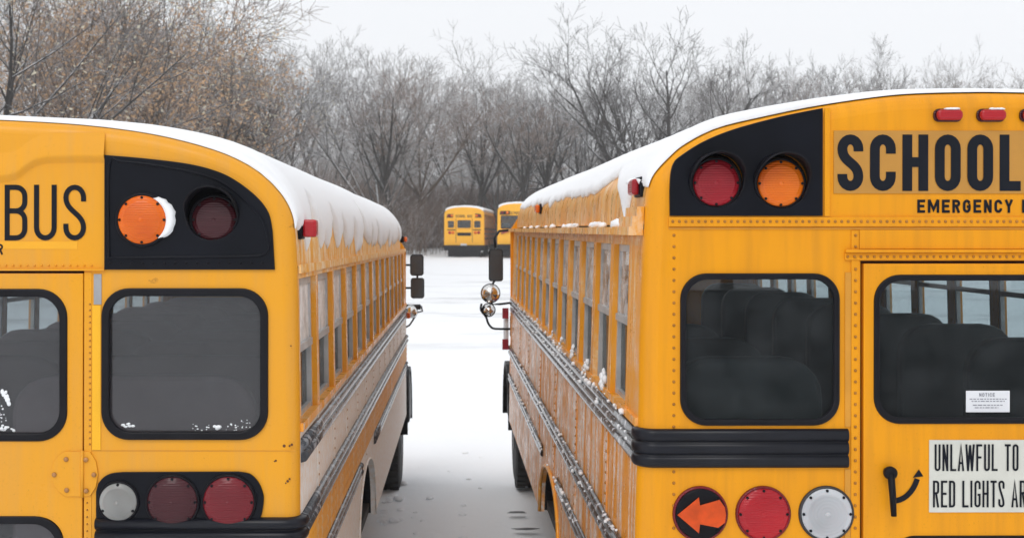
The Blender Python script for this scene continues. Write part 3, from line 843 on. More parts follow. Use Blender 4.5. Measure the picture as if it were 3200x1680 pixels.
    # corner rain trim
rv = plate('rivet_strip', [(lx(2086), lz(708)), (-lx(2086), lz(708)), (-lx(2086), lz(678)), (lx(2086), lz(678))], [], -.009, -.001, YEL_R, busR, bev=.002)
rivets(busR, [(lx(2098)+.0235*k, lz(692)) for k in range(98) if lx(2098)+.0235*k < -lx(2096)], -.009, r=.0065)
mb = MB(); mb.box(lx(2086), -lx(2086), -.004, -.0005, lz(716), lz(712)); mb.build('drip_seam', YEL_STRIPE, busR)
plate('door_header', [(lx(2680), lz(778)), (-lx(2680), lz(778)), (-lx(2680), lz(718)), (lx(2680), lz(718))], [], -.007, -.001, YEL_R, busR, bev=.002)
mb = MB(); v = []
mb.box(lx(2634), -lx(2634), -.022, -.006, lz(789), lz(779)); mb.box(lx(2634), -lx(2634), -.010, -.001, lz(812), lz(789)); bevel(mb.build('door_drip_rail', YEL_R, busR), .003)
rivets(busR, [(lx(2642)+.024*k, lz(801)) for k in range(60) if lx(2642)+.024*k < -lx(2640)], -.011, r=.0055)
# door
wx0, wx1, wz0, wz1 = lx(2725), -lx(2725), lz(1321), lz(857)
dw = (wx0, wx1, wz0, wz1)
door = plate('emergency_door', [(lx(2694), .95), (-lx(2694), .95), (-lx(2694), lz(823)), (lx(2694), lz(823))],
             [rrect(wx0+.004, wx1-.004, wz0+.004, wz1-.004, .09, 9), rrect(lx(2777), -lx(2777), 1.12, lz(1673), .09, 9)], -.004, .03, YEL_R, busR, bev=.003)
rear_window(busR, None, *dw, .095, GLASS_R, parent=door)
rear_window(busR, None, lx(2773), -lx(2773), 1.115, lz(1669), .095, GLASS_R, parent=door)
plate('door_seal', [(lx(2680), .92), (-lx(2680), .92), (-lx(2680), lz(812)), (lx(2680), lz(812))], [[(lx(2705), .97), (-lx(2705), .97), (-lx(2705), lz(834)), (lx(2705), lz(834))]], .0365, .045, SEAM, busR)
mb = MB(); mb.lathe([(.018, 0), (.024, -.02), (.024, -.032), (.018, -.038)], (lx(2770), -.004, lz(1470)), n=20)
mb.tube([(lx(2770), -.034, lz(1470)), (lx(2772), -.045, lz(1530)), (lx(2776), -.045, lz(1600))], [.013, .012, .010], 10); mb.build('door_handle', BLACKM, door, True)
arcp = [(2786,1561),(2806,1557),(2825,1547),(2842,1530),(2853,1512),(2861,1492)]
arcp = crom([(lx(a), lz(b)) for a, b in arcp], 4); q = stroke(arcp, False, .020); v = []
for a, b in q: v += [(a.x, -.0065, a.y), (b.x, -.0065, b.y)]
n0 = len(v); f = [(2*i, 2*i+1, 2*i+3, 2*i+2) for i in range(len(q)-1)]
v += [(lx(2847), -.0067, lz(1488)), (lx(2880), -.0067, lz(1484)), (lx(2866), -.0067, lz(1462))]; f.append((n0, n0+1, n0+2))
mesh('turn_arrow_decal', v, f, LETTER, door)
pl = plate('destination_plate', [(lx(2600), lz(605)), (-lx(2600), lz(605)), (-lx(2600), lz(410)), (lx(2600), lz(410))], [], -.004, -.001, PLAQUE, busR)
lettering('SCHOOL BUS', lx(2611), lz(597), 175/S, .46, .175, .578, -.0055, LETTER, pl, space=.45)
lettering('EMERGENCY DOOR', lx(2861), lz(665), 41/S, .60, .20, .80, -.0025, LETTER, busR, space=.5)
for px in (2819, 2953.5, 3088, 3222, 3357)[1:4]:
    bs = plate('marker_lamp', rrect(lx(px)-.052, lx(px)+.052, lz(383), lz(342), .02, 5), [], -.012, -.001, L_DRED, busR, bev=.003)
    o = plate('lens', rrect(lx(px)-.046, lx(px)+.046, lz(379), lz(346), .016, 5), [], -.038, -.0125, L_RED, bs, bev=.009)
st = plate('warning_plate', [(lx(2898), lz(1596)), (lx(3432), lz(1596)), (lx(3432), lz(1371)), (lx(2898), lz(1371))], [], -.008, -.0045, WHITEP, door)
lettering('UNLAWFUL TO PASS WHEN', lx(2914), lz(1467), 83/S, .225, .078, .292, -.0095, LETTER, st, space=.2)
lettering('RED LIGHTS ARE FLASHING', lx(2909), lz(1580), 83/S, .235, .078, .30, -.0095, LETTER, st, space=.2)
nt = plate('notice_sticker', [(lx(3019), lz(1287)), (lx(3156), lz(1287)), (lx(3156), lz(1220)), (lx(3019), lz(1220))], [], .0105, .0125, WHITEST, door)
lettering('NOTICE', lx(3060), lz(1238), 11/S, .6, .16, .84, .0095, STICKTXT, nt, space=.5, joined=True)
mb = MB()
for zz, a, b in ((1247, 3030, 3146), (1254, 3036, 3140), (1266, 3040, 3136), (1274, 3046, 3120)):
    x = a
    while x < b:
        w_ = random.uniform(5, 14); mb.add([(lx(x), .0095, lz(zz)), (lx(min(b, x+w_)), .0095, lz(zz)), (lx(min(b, x+w_)), .0095, lz(zz-2.5)), (lx(x), .0095, lz(zz-2.5))], [(0,1,2,3)]); x += w_+3
mb.build('fine_print', STICKTXT, nt, kind='stuff')
# side marker lamp at the roof shoulder and front amber one
def side_marker(root, sp, s, y, z, mat, w=.11, h=.06, d=.05):
    x = sp['sx'](z); mb = MB(); mb.box(min(s*(x-.03), s*(x+.018)), max(s*(x-.03), s*(x+.018)), y-w/2-.012, y+w/2+.012, z-h/2-.008, z+h/2+.008)
    b = bevel(mb.build('side_marker_lamp', BLACKM, root), .006)
    mb = MB(); mb.box(min(s*(x+.018), s*(x+d)), max(s*(x+.018), s*(x+d)), y-w/2, y+w/2, z-h/2, z+h/2); bevel(mb.build('lens', mat, b), .01)
for s in (-1, 1):
    side_marker(busR, spR, s, .20, lz(580), L_RED, w=.12, d=.045)
    side_marker(busR, spR, s, 5.0, 2.98, L_AMB, w=.14, d=.05)

# ------------------------------------------------------------------ left bus
spL = dict(ws=2.42, inner=1, w0=.085, dome=1.1, cx=CXL, rear_paint=YEL_L, L=8.75, round=.05, zs=.92, zg=2.68, gutter=.012, gutter_mat=ICY_L, eave=ICY_L, glare=GLARE_L,
    prof=[(0,367),(150,372),(372,385),(549,405),(683,430),(816,467),(905,505),(971,549),(1029,611),(1060,673),(1069,744),(1074,833),(1080,1100),(1083,1387),(1084,1680),(1090,2350)],
    win_top=2.64, win_bot=2.11, win_mid=2.375, first=-.01, pitch=.64, nw=13, pw=.07, sill_mat=PILLAR, side_mat=SIDE_L, rail_mat=RAIL_L,
    r1=(1.965, 2.055, 2, .024), r2=(1.69, 1.775, 2, .024), r3=(1.42, 1.49, 2, .018), wrap={'r2': (301-CXL)/S}, band=(1.495, 1.685),
    arch=(3.25, .68, 1.40), arch_lip='b', seat_y=.50, seat_x=(.03, 1.02), seat_top=2.235, seat_mat=SEAT_L, front_axle=9.4)
def holesL(lx, lz):
    out = []
    for s in (1, -1):
        a, b = sorted((s*lx(321), s*lx(834))); out.append(rrect(a, b, lz(1369), lz(904), .095, 9)); out.append(circle(s*lx(663), lz(667), .100, 24))
    out.append([(-lx(262), .98), (lx(262), .98), (lx(262), lz(846)), (-lx(262), lz(846))])
    return out
spL['wall_holes'] = holesL
busL, lx, lz = build_bus('school_bus', spL, 'near yellow school bus on the left with BUS on its rear',
                         ((CXL-PX)/S, D0, 0), (-.0039, 0, -YAW), 'near school buses parked side by side')
for s in (1, -1):
    X = lambda px: s*lx(px)
    def xs2(a, b): return sorted((X(a), X(b)))
    a, b = xs2(317, 838); rear_window(busL, None, a, b, lz(1373), lz(900), .10, GLASS_L, thick=.029)
    poly = [(326,842),(326,484),(444,494),(577,510),(666,531),(732,561),(799,612),(839,664),(852,722),(859,842)]
    poly = [poly[0]]+crom(poly[1:-1], 5)+[poly[-1]]
    plate('lamp_panel', [(X(p), lz(q)) for p, q in poly], [circle(X(663), lz(667), .097, 32)], -.010, .004, BLACK, busL, bev=.002)
    bead = [(342,806),(342,520),(380,506),(480,516),(600,538),(690,568),(760,620),(815,678),(836,730),(840,775),(826,794),(790,800),(700,802),(500,804)]
    mb = MB(); cr = crom([(X(p), -.0105, lz(q)) for p, q in bead]+[(X(342), -.0105, lz(806))], 4); mb.tube(cr, .0055, 6); mb.build('panel_bead', BLACK, busL, True)
    rivets(busL, [(X(345+34*k), lz(822)) for k in range(15)], -.010, BLACKM)
    lamp(busL, 'warning_lamp', X(447), lz(687), .090, -.012, L_AMB, depth=.03)
    lamp(busL, 'warning_lamp', X(668), lz(686), .084, -.006, L_DRED, hood=True, recess=.022, hood_off=(-s*.006, .022))
    # lower cluster plate
    poly = [(301,1668),(301,1535),(308,1508),(326,1488),(350,1477),(385,1473),(745,1471),(782,1478),(808,1503),(822,1535),(825,1560),(818,1605),(800,1640),(800,1668)]
    poly = poly[:2]+crom(poly[2:6], 5)+crom(poly[6:14], 5)+poly[14:]
    plate('lamp_cluster_plate', [(X(p), lz(q)) for p, q in poly], [], -.010, -.001, BLACK, busL, bev=.002)
    for px, r, mt, nm, ns in ((373, 60, L_CLRD, 'reversing_lamp', 3), (542, 80, L_DRED, 'stop_lamp', 8), (717, 81, L_RED2, 'tail_lamp', 8)):
        lamp(busL, nm, X(px), lz(1564), r/S, -.012, mt, nscrew=ns, depth=.03, bez=.003, rip=3 if ns == 3 else 1.6)
    rivets(busL, [(X(280), lz(950+19*k)) for k in range(24)]+[(X(272), lz(1570+22*k)) for k in range(8)], -.002, r=.004)
    a, b = xs2(287, 314); plate('reflective_strip', [(a, lz(1405)), (b, lz(1405)), (b, lz(953)), (a, lz(953))], [], -.003, -.001, YEL_TAPE, busL)
    a, b = xs2(292, 316); plate('grey_tape_patch', [(a, lz(951)), (b, lz(951)), (b, lz(856)), (a, lz(856))], [], -.003, -.001, GREYTAPE, busL)
    a, b = xs2(262, 325); plate('hinge_jamb_strip', [(a, 1.0), (xs2(262, 285)[1] if s > 0 else b, 1.0), (xs2(262, 285)[1] if s > 0 else b, lz(850)), (a, lz(850))] if s > 0 else
                                [(-lx(285), 1.0), (-lx(262), 1.0), (-lx(262), lz(850)), (-lx(285), lz(850))], [], -.0022, -.0005, YEL_L, busL)
    mb = MB(); a, b = xs2(288, 925); mb.box(a, b, -.0015, -.0003, lz(1408.5), lz(1406.5)); mb.build('panel_seam', YEL_STRIPE, busL)
    for z_ in (1480, 1900):
        hp = [(158,1480),(166,1446),(186,1420),(205,1409),(254,1409),(254,1549),(205,1549),(184,1534),(166,1508)]
        h1 = plate('door_hinge', [(X(p), lz(q-1480+z_)) for p, q in hp], [], -.009, -.0045, YEL_L, busL, bev=.001)
        hp = [(262,1409),(282,1411),(300,1440),(307,1480),(300,1520),(282,1548),(262,1549)]
        plate('hinge_leaf', [(X(p), lz(q-1480+z_)) for p, q in hp], [], -.007, -.001, YEL_L, h1, bev=.001)
        mb = MB(); mb.tube([(X(258), -.009, lz(1552-1480+z_)), (X(258), -.009, lz(1406-1480+z_))], .006, 8); mb.build('hinge_pin', YEL_L, h1, True)
        mb = MB()
        for p, q in ((208,1433),(171,1481),(210,1529),(270,1434),(295,1481),(271,1531)): mb.lathe([(.0085, .0), (.009, -.004), (.006, -.007)], (X(p), -.0085, lz(q-1480+z_)), n=10)
        mb.build('bolts', BOLT, h1, True, kind='stuff')
mb = MB(); mb.box(lx(-626), lx(326), -.012, -.0005, lz(845), lz(840)); mb.build('drip_seam', YEL_L, busL)
rivets(busL, [(lx(-610)+.026*k, lz(829)) for k in range(41)], -.0005, YEL_L, r=.0045)
door = plate('emergency_door', [(-lx(255), 1.0), (lx(255), 1.0), (lx(259), lz(854)), (-lx(259), lz(854))],
             [rrect(-lx(206), lx(206), lz(1374), lz(906), .10, 9), rrect(-lx(198), lx(198), 1.14, lz(1615), .09, 9)], -.004, .03, YEL_L, busL, bev=.003)
rear_window(busL, None, -lx(210), lx(210), lz(1378), lz(902), .105, GLASS_L, thick=.029, parent=door)
rear_window(busL, None, -lx(202), lx(202), 1.135, lz(1611), .11, GLASS_L, thick=.029, parent=door)
plate('door_seal', [(-lx(268), .96), (lx(268), .96), (lx(268), lz(842)), (-lx(268), lz(842))], [[(-lx(244), 1.02), (lx(244), 1.02), (lx(244), lz(866)), (-lx(244), lz(866))]], .0365, .045, SEAM, busL)
lettering('SCHOOL BUS', lx(-606), lz(751), 174/S, .41, .092, .53, -.0015, LETTER, busL, space=.37)
lettering('EMERGENCY DOOR', lx(7)-11.24*33/S, lz(795), 33/S, .62, .17, .82, -.0015, LETTER, busL, space=.5)
plate('clean_paint_strip', [(lx(-545), lz(778)), (lx(240), lz(778)), (lx(240), lz(754)), (lx(-545), lz(754))], [], -.0012, -.0004, YEL_TAPE2, busL)
# pressed header contour
for s in (1, -1):
    hc = [(326,491),(240,491),(178,492),(140,494),(110,502),(80,520),(55,540),(36,547),(0,553),(-150,556)]
    P = crom([(s*lx(p), lz(q)) for p, q in hc], 4); v = []; f = []
    prof = [(-.022, .0003), (-.012, -.003), (0, -.017), (.012, -.016), (.05, -.007), (.09, .0004)]
    Q = [Vector(p) for p in P]
    for i, p in enumerate(Q):
        for dz, y in prof: v.append((p.x, y, p.y+dz))
    m = len(prof)
    for i in range(len(Q)-1):
        for k in range(m-1): a = i*m+k; f.append((a, a+1, a+m+1, a+m))
    fixn(mesh('header_pressing', v, f, YEL_L, busL, True))
mb = MB()
for p, q, r in ((862,1438,.004),(858,1440,.003),(888,1392,.006),(905,1392,.004),(912,1388,.005),(905,1495,.004),(899,1502,.005),(893,1508,.003),(909,1080,.003),(700,1604,.002)):
    mb.lathe([(r, .0005), (r*.8, -.001)], (lx(p), -.0005, lz(q)), n=7)
mb.build('rust_spots', RUST, busL, kind='stuff')
for s in (1, -1):
    side_marker(busL, spL, s, .15, lz(712), L_RED, w=.07, h=.066, d=.07)
    side_marker(busL, spL, s, 8.55, 1.99, L_AMB, w=.10, d=.06)
# amber front clearance lamp on left bus's front shoulder
for s in (1, -1): side_marker(busL, spL, s, 8.35, 2.79, L_AMB, w=.10, h=.05, d=.05)

# ------------------------------------------------------------------ snow on the roofs
def thR(x, z, y): return .022+.018*min(1, abs(x)/.9)**1.6+.005*mnoise(Vector((x*.9, y*.7, 2)))+.0015*mnoise(Vector((x*7, y*7, 5)))
def zlowR(y, s):
    b = 2.985+.045*min(1, y/6)+.03*mnoise(Vector((y*1.9, 4.4, s)))+.025*mnoise(Vector((y*7, 1.2, s*2)))
    b -= .13*math.exp(-((y-.52)/.13)**2)+.05*math.exp(-((y-4.2)/.1)**2)
    b += .05*math.exp(-((y-1.15)/.3)**2)
    if y < .38: b += .0
    return b
def thL(x, z, y): return .026+.030*min(1, max(0, abs(x)-.25)/.8)**1.3+.005*mnoise(Vector((x*.9, y*.7, 7)))+.0015*mnoise(Vector((x*7, y*7, 1)))
def zlowL(y, s):
    b = 2.755+.03*mnoise(Vector((y*1.7, 8.4, s)))
    b += .15*max(0, mnoise(Vector((y*3.1, 3.1, s*3))))**.8*1.6+.06*mnoise(Vector((y*9, 1.1, s)))+.03*mnoise(Vector((y*31, 2.1, s)))
    if y < .28: b = max(b, 2.80+.1*(.28-y))
    b += .04*max(0, mnoise(Vector((y*23, 5.5, s))))
    b += .10*math.exp(-((y-.62)/.09)**2)+.13*math.exp(-((y-1.25)/.10)**2)-.05*math.exp(-((y-2.5)/.2)**2)+.05*math.exp(-((y-3.1)/.12)**2)
    b += .06*max(0, (y-6.5)/2)
    return max(b, 2.69)
snow_cap(busR, spR, 'smooth white snow sheet on the roof of the right near bus', thR, zlowR)
snow_cap(busL, spL, 'thick white snow with ragged drooping edge on the roof of the left near bus', thL, zlowL)
# loose snow lodged on gutter and rub rail of the right bus
def loc2w(root, p): return root.matrix_basis @ Vector(p)
mb = MB(); rs = random.Random(3)
for y, r in ((.42, .030), (.55, .045), (.62, .03), (1.05, .026), (1.25, .035), (1.4, .03), (2.2, .03), (2.5, .03), (2.8, .025), (3.6, .03), (4.1, .02), (4.9, .025), (5.6, .025), (6.4, .02)):
    x = -(spR['sx'](2.83)+.025); mb.blob(loc2w(busR, (x, y, 2.838)), r, .75, 2.6, .6, y*3, 8, 6)
mb.build('gutter_snow', SNOW, smooth=True, kind='stuff')
mb = MB()
for y, r in ((1.0, .045), (1.6, .036), (1.72, .025), (2.3, .042), (2.95, .032), (3.6, .026), (4.9, .022)):
    for k in range(11):
        q = rs.random(); x = -(spR['sx'](2.1)+.004+.022*rs.random()*(1-q)); mb.blob(loc2w(busR, (x, y+.09*rs.uniform(-1, 1)*(1.1-q), 2.105+r*2.1*q)), r*rs.uniform(.28, .55), .6, 1.1, .8, y*3+k, 7, 5)
for k in range(240):
    y = rs.uniform(.15, 7.5)**1.0; rz = rs.choice((2.10, 2.10, 2.04, 1.61, 1.56, 1.32, 1.29)); x = -(spR['sx'](rz)+.012+.012*rs.random())
    mb.blob(loc2w(busR, (x, y, rz+rs.uniform(-.01, .02))), rs.uniform(.004, .016), 1, 1.8, .8, k, 5, 3)
mb.build('rail_snow', SNOW, smooth=True, kind='stuff')
# snow crescent beside the amber lamp, specks in the left bus window
v = []; f = []; cxx, czz = (447-CXL)/S, H+(PY-687)/S; n = 16
for k in range(n+1):
    a = math.radians(-48+(62+48)*k/n); e = math.sin(PI*k/n)
    ro = .094+.027*e**.7; jag = .009*mnoise(Vector((k*1.3, 0, 0)))
    for rr, yy in ((.086, -.011), (.088, -.027), (ro-.006+jag, -.028), (ro+jag, -.012)): v.append((cxx+rr*math.cos(a), yy, czz+rr*math.sin(a)))
for k in range(n):
    for j in range(3): a = 4*k+j; f.append((a, a+1, a+5, a+4))
o = mesh('snow_patch', v, f, SNOW, None, True); o.location = busL.location; o.rotation_euler = busL.rotation_euler
tag(o, 'crescent of snow stuck to the rim of the amber lamp on the left bus', 'snow')
mb = MB(); rs = random.Random(5)
def speck(px, py, r, sx_=1, sz_=1): mb.blob(loc2w(busL, ((px-CXL)/S, .010, H+(PY-py)/S)), r/S, sx_, .35, sz_, px, 6, 4)
for k in range(9): speck(384+rs.uniform(-4, 30), 1326+rs.uniform(-3, 9), rs.uniform(2, 4.5), 1.8)
for k in range(20): speck(600+rs.uniform(0, 140), 1334+rs.uniform(-9, 12), rs.uniform(1, 3), 1.3)
for k in range(4): speck(672+rs.uniform(-6, 10), 1336+rs.uniform(-4, 4), rs.uniform(4, 7), 1.5)
for k in range(14): speck(735+rs.uniform(0, 45), 1318+rs.uniform(-8, 18), rs.uniform(1, 3))
for k in range(22): t_ = rs.random(); speck(-4+t_*30, 1205+t_*60+rs.uniform(-14, 14), rs.uniform(2, 7), 1, 1.2)
for k in range(16): speck(rs.uniform(-6, 40), 1340+rs.uniform(-10, 8), rs.uniform(2, 5), 1.6)
for k in range(14): speck(rs.uniform(-6, 14), 1290+rs.uniform(-30, 30), rs.uniform(1, 3))
mb.build('snow_specks', SNOW, smooth=True, kind='stuff')

mb = MB()
for px, dx in ((2953.5, 8), (3088, 12), (3222, 6)):
    for k in range(4): mb.blob(loc2w(busR, ((px-CXR)/S+(dx+k*9-14)/S, -.026, H+(PY-344)/S)), .009, 1.6, 1.2, .5, px+k, 8, 5)
for k in range(5): mb.blob(loc2w(busR, (-(spR['sx'](H+(PY-566)/S)+.01+.006*k), .15+.025*k, H+(PY-562)/S)), .022, 1.1, 1.3, .6, k, 8, 5)
mb.build('lamp_snow', SNOW, smooth=True, kind='stuff')
# ------------------------------------------------------------------ mirrors and stop arm at the far front corners
def P3(root, px, py, Y):      # photo pixel at depth Y -> local point of a bus (small yaw)
    w = Vector(((px-PX)/F*Y, Y, H+(PY-py)/F*Y)); return root.matrix_basis.inverted() @ w
def mirror(root, px, py, Y, w, h, r):
    c = P3(root, px, py, Y)
    a = plate('side_mirror', rrect(c.x-w/2, c.x+w/2, c.z-h/2, c.z+h/2, r, 5), [], c.y, c.y+.05, BLACKM, root, bev=.012)
    plate('mirror_glass', rrect(c.x-w/2+.012, c.x+w/2-.012, c.z-h/2+.012, c.z+h/2-.012, r*.8, 5), [], c.y-.004, c.y-.0005, MIRG, a)
    return a, c
YM = 13.6
m1, c1 = mirror(busL, 1302.5, 828, YM, .150, .236, .035); m2, c2 = mirror(busL, 1304.5, 900, YM, .150, .226, .03)
mb = MB(); xb = spL['sx'](2.4)
for c in (c1, c2): mb.tube([(xb-.35, c.y+.25, c.z), (xb-.02, c.y+.07, c.z), (c.x, c.y+.05, c.z)], .012, 6)
mb.tube([(c1.x, c1.y+.06, c1.z), (c2.x, c2.y+.06, c2.z)], .012, 6); mb.build('mirror_arm', BLACKM, root := busL, True)
a = P3(busL, 1282, 957, YM); b = P3(busL, 1314, 957, YM); mb = MB(); mb.box(a.x-.06, b.x, a.y, a.y+.08, a.z-.035, a.z+.02)
mb.tube([P3(busL, 1316, 955, YM), P3(busL, 1320, 972, YM), P3(busL, 1305, 975, YM), P3(busL, 1290, 1000, YM), P3(busL, 1280, 1015, YM), P3(busL, 1268, 1022, YM)], .010, 6)
mb.build('mirror_bracket', STEEL, busL, True)
c = P3(busL, 1290, 973, YM-.03); mb = MB(); mb.lathe([(.075, 0), (.065, -.03), (.035, -.05), (.003, -.055)], (c.x-.02, c.y, c.z), n=18); mb.build('crossview_mirror', CHROME, busL, True)
# right bus: tall black mirror, round chrome mirrors on a hoop, folded stop arm
YN = 13.1
m1, c1 = mirror(busR, 1550, 828, YN, .152, .345, .03)
mb = MB(); mb.tube([P3(busR, 1548, 776, YN), P3(busR, 1545, 745, YN), P3(busR, 1560, 722, YN+.2), P3(busR, 1620, 716, YN+.3)], .014, 6)
mb.build('mirror_arm', BLACKM, busR, True); mb = MB(); mb.tube([P3(busR, 1546, 876, YN), P3(busR, 1540, 886, YN), P3(busR, 1537, 950, YN+.05), P3(busR, 1560, 950, YN+.05), P3(busR, 1610, 944, YN+.1)], .012, 6)
mb.build('mirror_arm', BLACKM, busR, True); mb = MB(); mb.tube(crom([P3(busR, 1505, 948, YN), P3(busR, 1503, 968, YN), P3(busR, 1519, 990, YN), P3(busR, 1525, 1008, YN), P3(busR, 1538, 1024, YN), P3(busR, 1560, 1027, YN), P3(busR, 1600, 1027, YN)], 4), .012, 6)
mb.build('mirror_arm', BLACKM, busR, True)
def convex(root, px, py, Y, r, mat, sq=1):
    c = P3(root, px, py, Y); mb = MB(); mb.lathe([(r+.006, .02), (r+.008, 0), (r, -.006), (r*.92, -.02*sq), (r*.7, -.045*sq), (r*.4, -.06*sq), (.004, -.068*sq)], (c.x, c.y, c.z), n=24)
    h = mb.build('convex_mirror', mat, root, True)
    mb = MB(); mb.lathe([(r+.004, -.004), (r+.012, 0), (r+.012, .02), (r+.002, .03)], (c.x, c.y, c.z), n=24); mb.build('mirror_rim', BLACKM, h, True)
convex(busR, 1533, 916, YN-.05, .092, CHROME); convex(busR, 1527, 968, YN, .062, CHROME, 1.3)
mb = MB(); a = P3(busR, 1588, 1026, YN); mb.box(a.x-.03, a.x+.005, a.y, a.y+.42, a.z-.17, a.z+.17); sa = bevel(mb.build('stop_arm', WHITEST, busR), .008)
STOPR = simple('stop_sign_red', (.30, .012, .03), .4)
for q in (978, 1075): mb = MB(); b = P3(busR, 1580, q, YN); mb.box(b.x-.035, b.x+.03, a.y-.03, a.y-.001, b.z-.055, b.z+.055); mb.build('stop_arm_lamp', STOPR, sa)
mb = MB(); b = P3(busR, 1602, 1022, YN); mb.box(b.x-.02, b.x+.05, b.y-.04, b.y+.2, b.z-.11, b.z+.11); bevel(mb.build('stop_arm_motor', BLACKM, busR), .01)
# front fender edges / mud guards seen at the far end of each bus side
mb = MB(); a = P3(busL, 1274, 1250, 13.9); mb.box(a.x-.05, a.x+.02, a.y, a.y+.6, a.z-.25, a.z+.28); bevel(mb.build('entrance_door_edge', BLACKM, busL), .015)
mb = MB(); a = P3(busR, 1594, 1240, 13.4); mb.box(a.x, a.x+.05, a.y, a.y+.6, a.z-.28, a.z+.25); bevel(mb.build('fender_edge', BLACKM, busR), .015)

# ------------------------------------------------------------------ the two distant buses
def far_bus(label, px_l, px_r, py_base, Y, yaw, variant):
    w = (px_r-px_l)/F*Y; cx = ((px_l+px_r)/2-PX)/F*Y
    z = H+(PY-py_base)/F*Y
    sp = dict(spR); sp.update(far=True, rear_paint=YEL_F_LIT, L=9.2, nw=13, first=.3, w0=.4, gutter=.02, wrap={}, zs=.82, seat_y=.6)
    sp['prof'] = [(0,350),(300,362),(600,398),(820,455),(950,530),(1020,640),(1046,800),(1055,1500),(1060,2430)]
    sp['zg'] = 2.66; sp['win_top'] = 2.6; sp['win_bot'] = 1.95; sp['win_mid'] = 2.3
    sp['r1'] = (1.8, 1.9, 2, .02); sp['r2'] = (1.5, 1.58, 2, .02); sp['r3'] = (1.2, 1.28, 2, .02)
    sp['seat_top'] = 2.1
    if variant == 0:
        wins = [(-1.0, -.60, 1.92, 2.38), (-.42, .42, 1.90, 2.42), (.60, 1.0, 1.92, 2.38)]
    else:
        wins = [(-1.0, 1.0, 1.78, 2.50)]
    sp['wall_holes'] = lambda lx, lz: [rrect(a, b, c, d, .05, 4) for a, b, c, d in wins]
    root, lx, lz = build_bus('school_bus', sp, label, (cx, Y, z), (0, 0, yaw), 'distant school buses by the trees')
    sc_ = w/2.46; root.scale = (sc_, sc_, sc_*.95)
    for a, b, c, d in wins:
        g = plate('window_gasket', rrect(a-.03, b+.03, c-.03, d+.03, .07, 4), [rrect(a+.01, b-.01, c+.01, d-.01, .05, 4)], -.02, .0, RUBBER if variant else YEL_F_LIT, root)
        plate('pane', rrect(a, b, c, d, .05, 4), [], .012, .018, GLASS_S, g)
    for s in (-1, 1):
        x0, x1 = sorted((s*.68, s*1.06)) if variant == 0 else sorted((s*.52, s*1.10))
        pl = plate('lamp_panel', [(x0, 2.58), (x1, 2.58), (x1-(.05 if s > 0 else 0), 2.80), (x0+(.05 if s < 0 else 0), 2.84 if s > 0 else 2.80)], [], -.02, -.001, BLACK, root)
        for xx, mt in ((s*(.76 if variant == 0 else .66), L_AMB), (s*.95, L_RED2)):
            mb = MB(); mb.lathe([(.085, 0), (.08, -.03), (.02, -.045)], (xx, -.021, 2.70), n=14); mb.build('warning_lamp', mt, root, True)
        for k, (xx, mt) in enumerate(((s*.68, L_AMB), (s*.88, L_RED), )):
            mb = MB(); mb.lathe([(.095, 0), (.09, -.03), (.02, -.045)], (xx, -.001, 1.62), n=14); mb.build('tail_lamp', mt, root, True)
        x0, x1 = sorted((s*.54, s*1.02)); plate('lamp_strip', [(x0, 1.76), (x1, 1.76), (x1, 1.82), (x0, 1.82)], [], -.012, -.001, BLACK, root)
    if variant == 0:
        plate('door_vent_panel', rrect(-.42, .42, 1.42, 1.62, .03, 3), [], -.015, -.001, BLACK, root)
        for x in (-.5, .5):
            mb = MB(); mb.box(x-.012, x+.012, -.012, -.001, 1.0, 2.5); mb.build('door_seam', SEAM, root)
        lettering('SCHOOL BUS', -.52, 2.58, .17, .5, .15, .62, -.004, LETTER, root, space=.5, joined=True)
    else:
        v = [(-.9, -.05, 1.52), (-.2, -.05, 1.70), (-.2, -.02, 1.74), (-.9, -.02, 1.56)]
        mb = MB(); mb.tube([(-1.02, -.05, 1.46), (-.6, -.06, 1.60), (-.1, -.05, 1.70)], .045, 6); mb.build('crossing_arm', STOPR, root)
        lettering('SCHOOL BUS', -.5, 2.60, .17, .5, .15, .62, -.004, LETTER, root, space=.5, joined=True)
    mb = MB(); mb.box(-1.1, 1.1, -.3, -.06, .50, .80); bevel(mb.build('bumper_beam', BLACKM, root), .02)
    plate('licence_plate', [(-.22, .80), (.16, .80), (.16, .92), (-.22, .92)], [], -.03, -.012, WHITEST, root)
    mb = MB(); mb.box(-1.0, 1.0, .1, .2, .1, .8); mb.build('mud_flap', RUBBER, root)
    def th(x, z, y): return .12+.03*mnoise(Vector((x*2, y*2, Y)))
    snow_cap(root, sp, 'snow on the roof of the '+('distant bus left of the tall black mirror' if variant == 0 else 'distant bus half hidden behind the right near bus'), th, lambda y, s: 2.98+.03*mnoise(Vector((y, s, 0))), far=True)
    return root
far_bus('small distant yellow school bus with three rear windows standing in the gap', 1387, 1514, 806, 74, -.105, 0)
far_bus('distant yellow school bus with one wide rear window, partly hidden by the right near bus', 1554, 1690, 806, 73, -.05, 1)

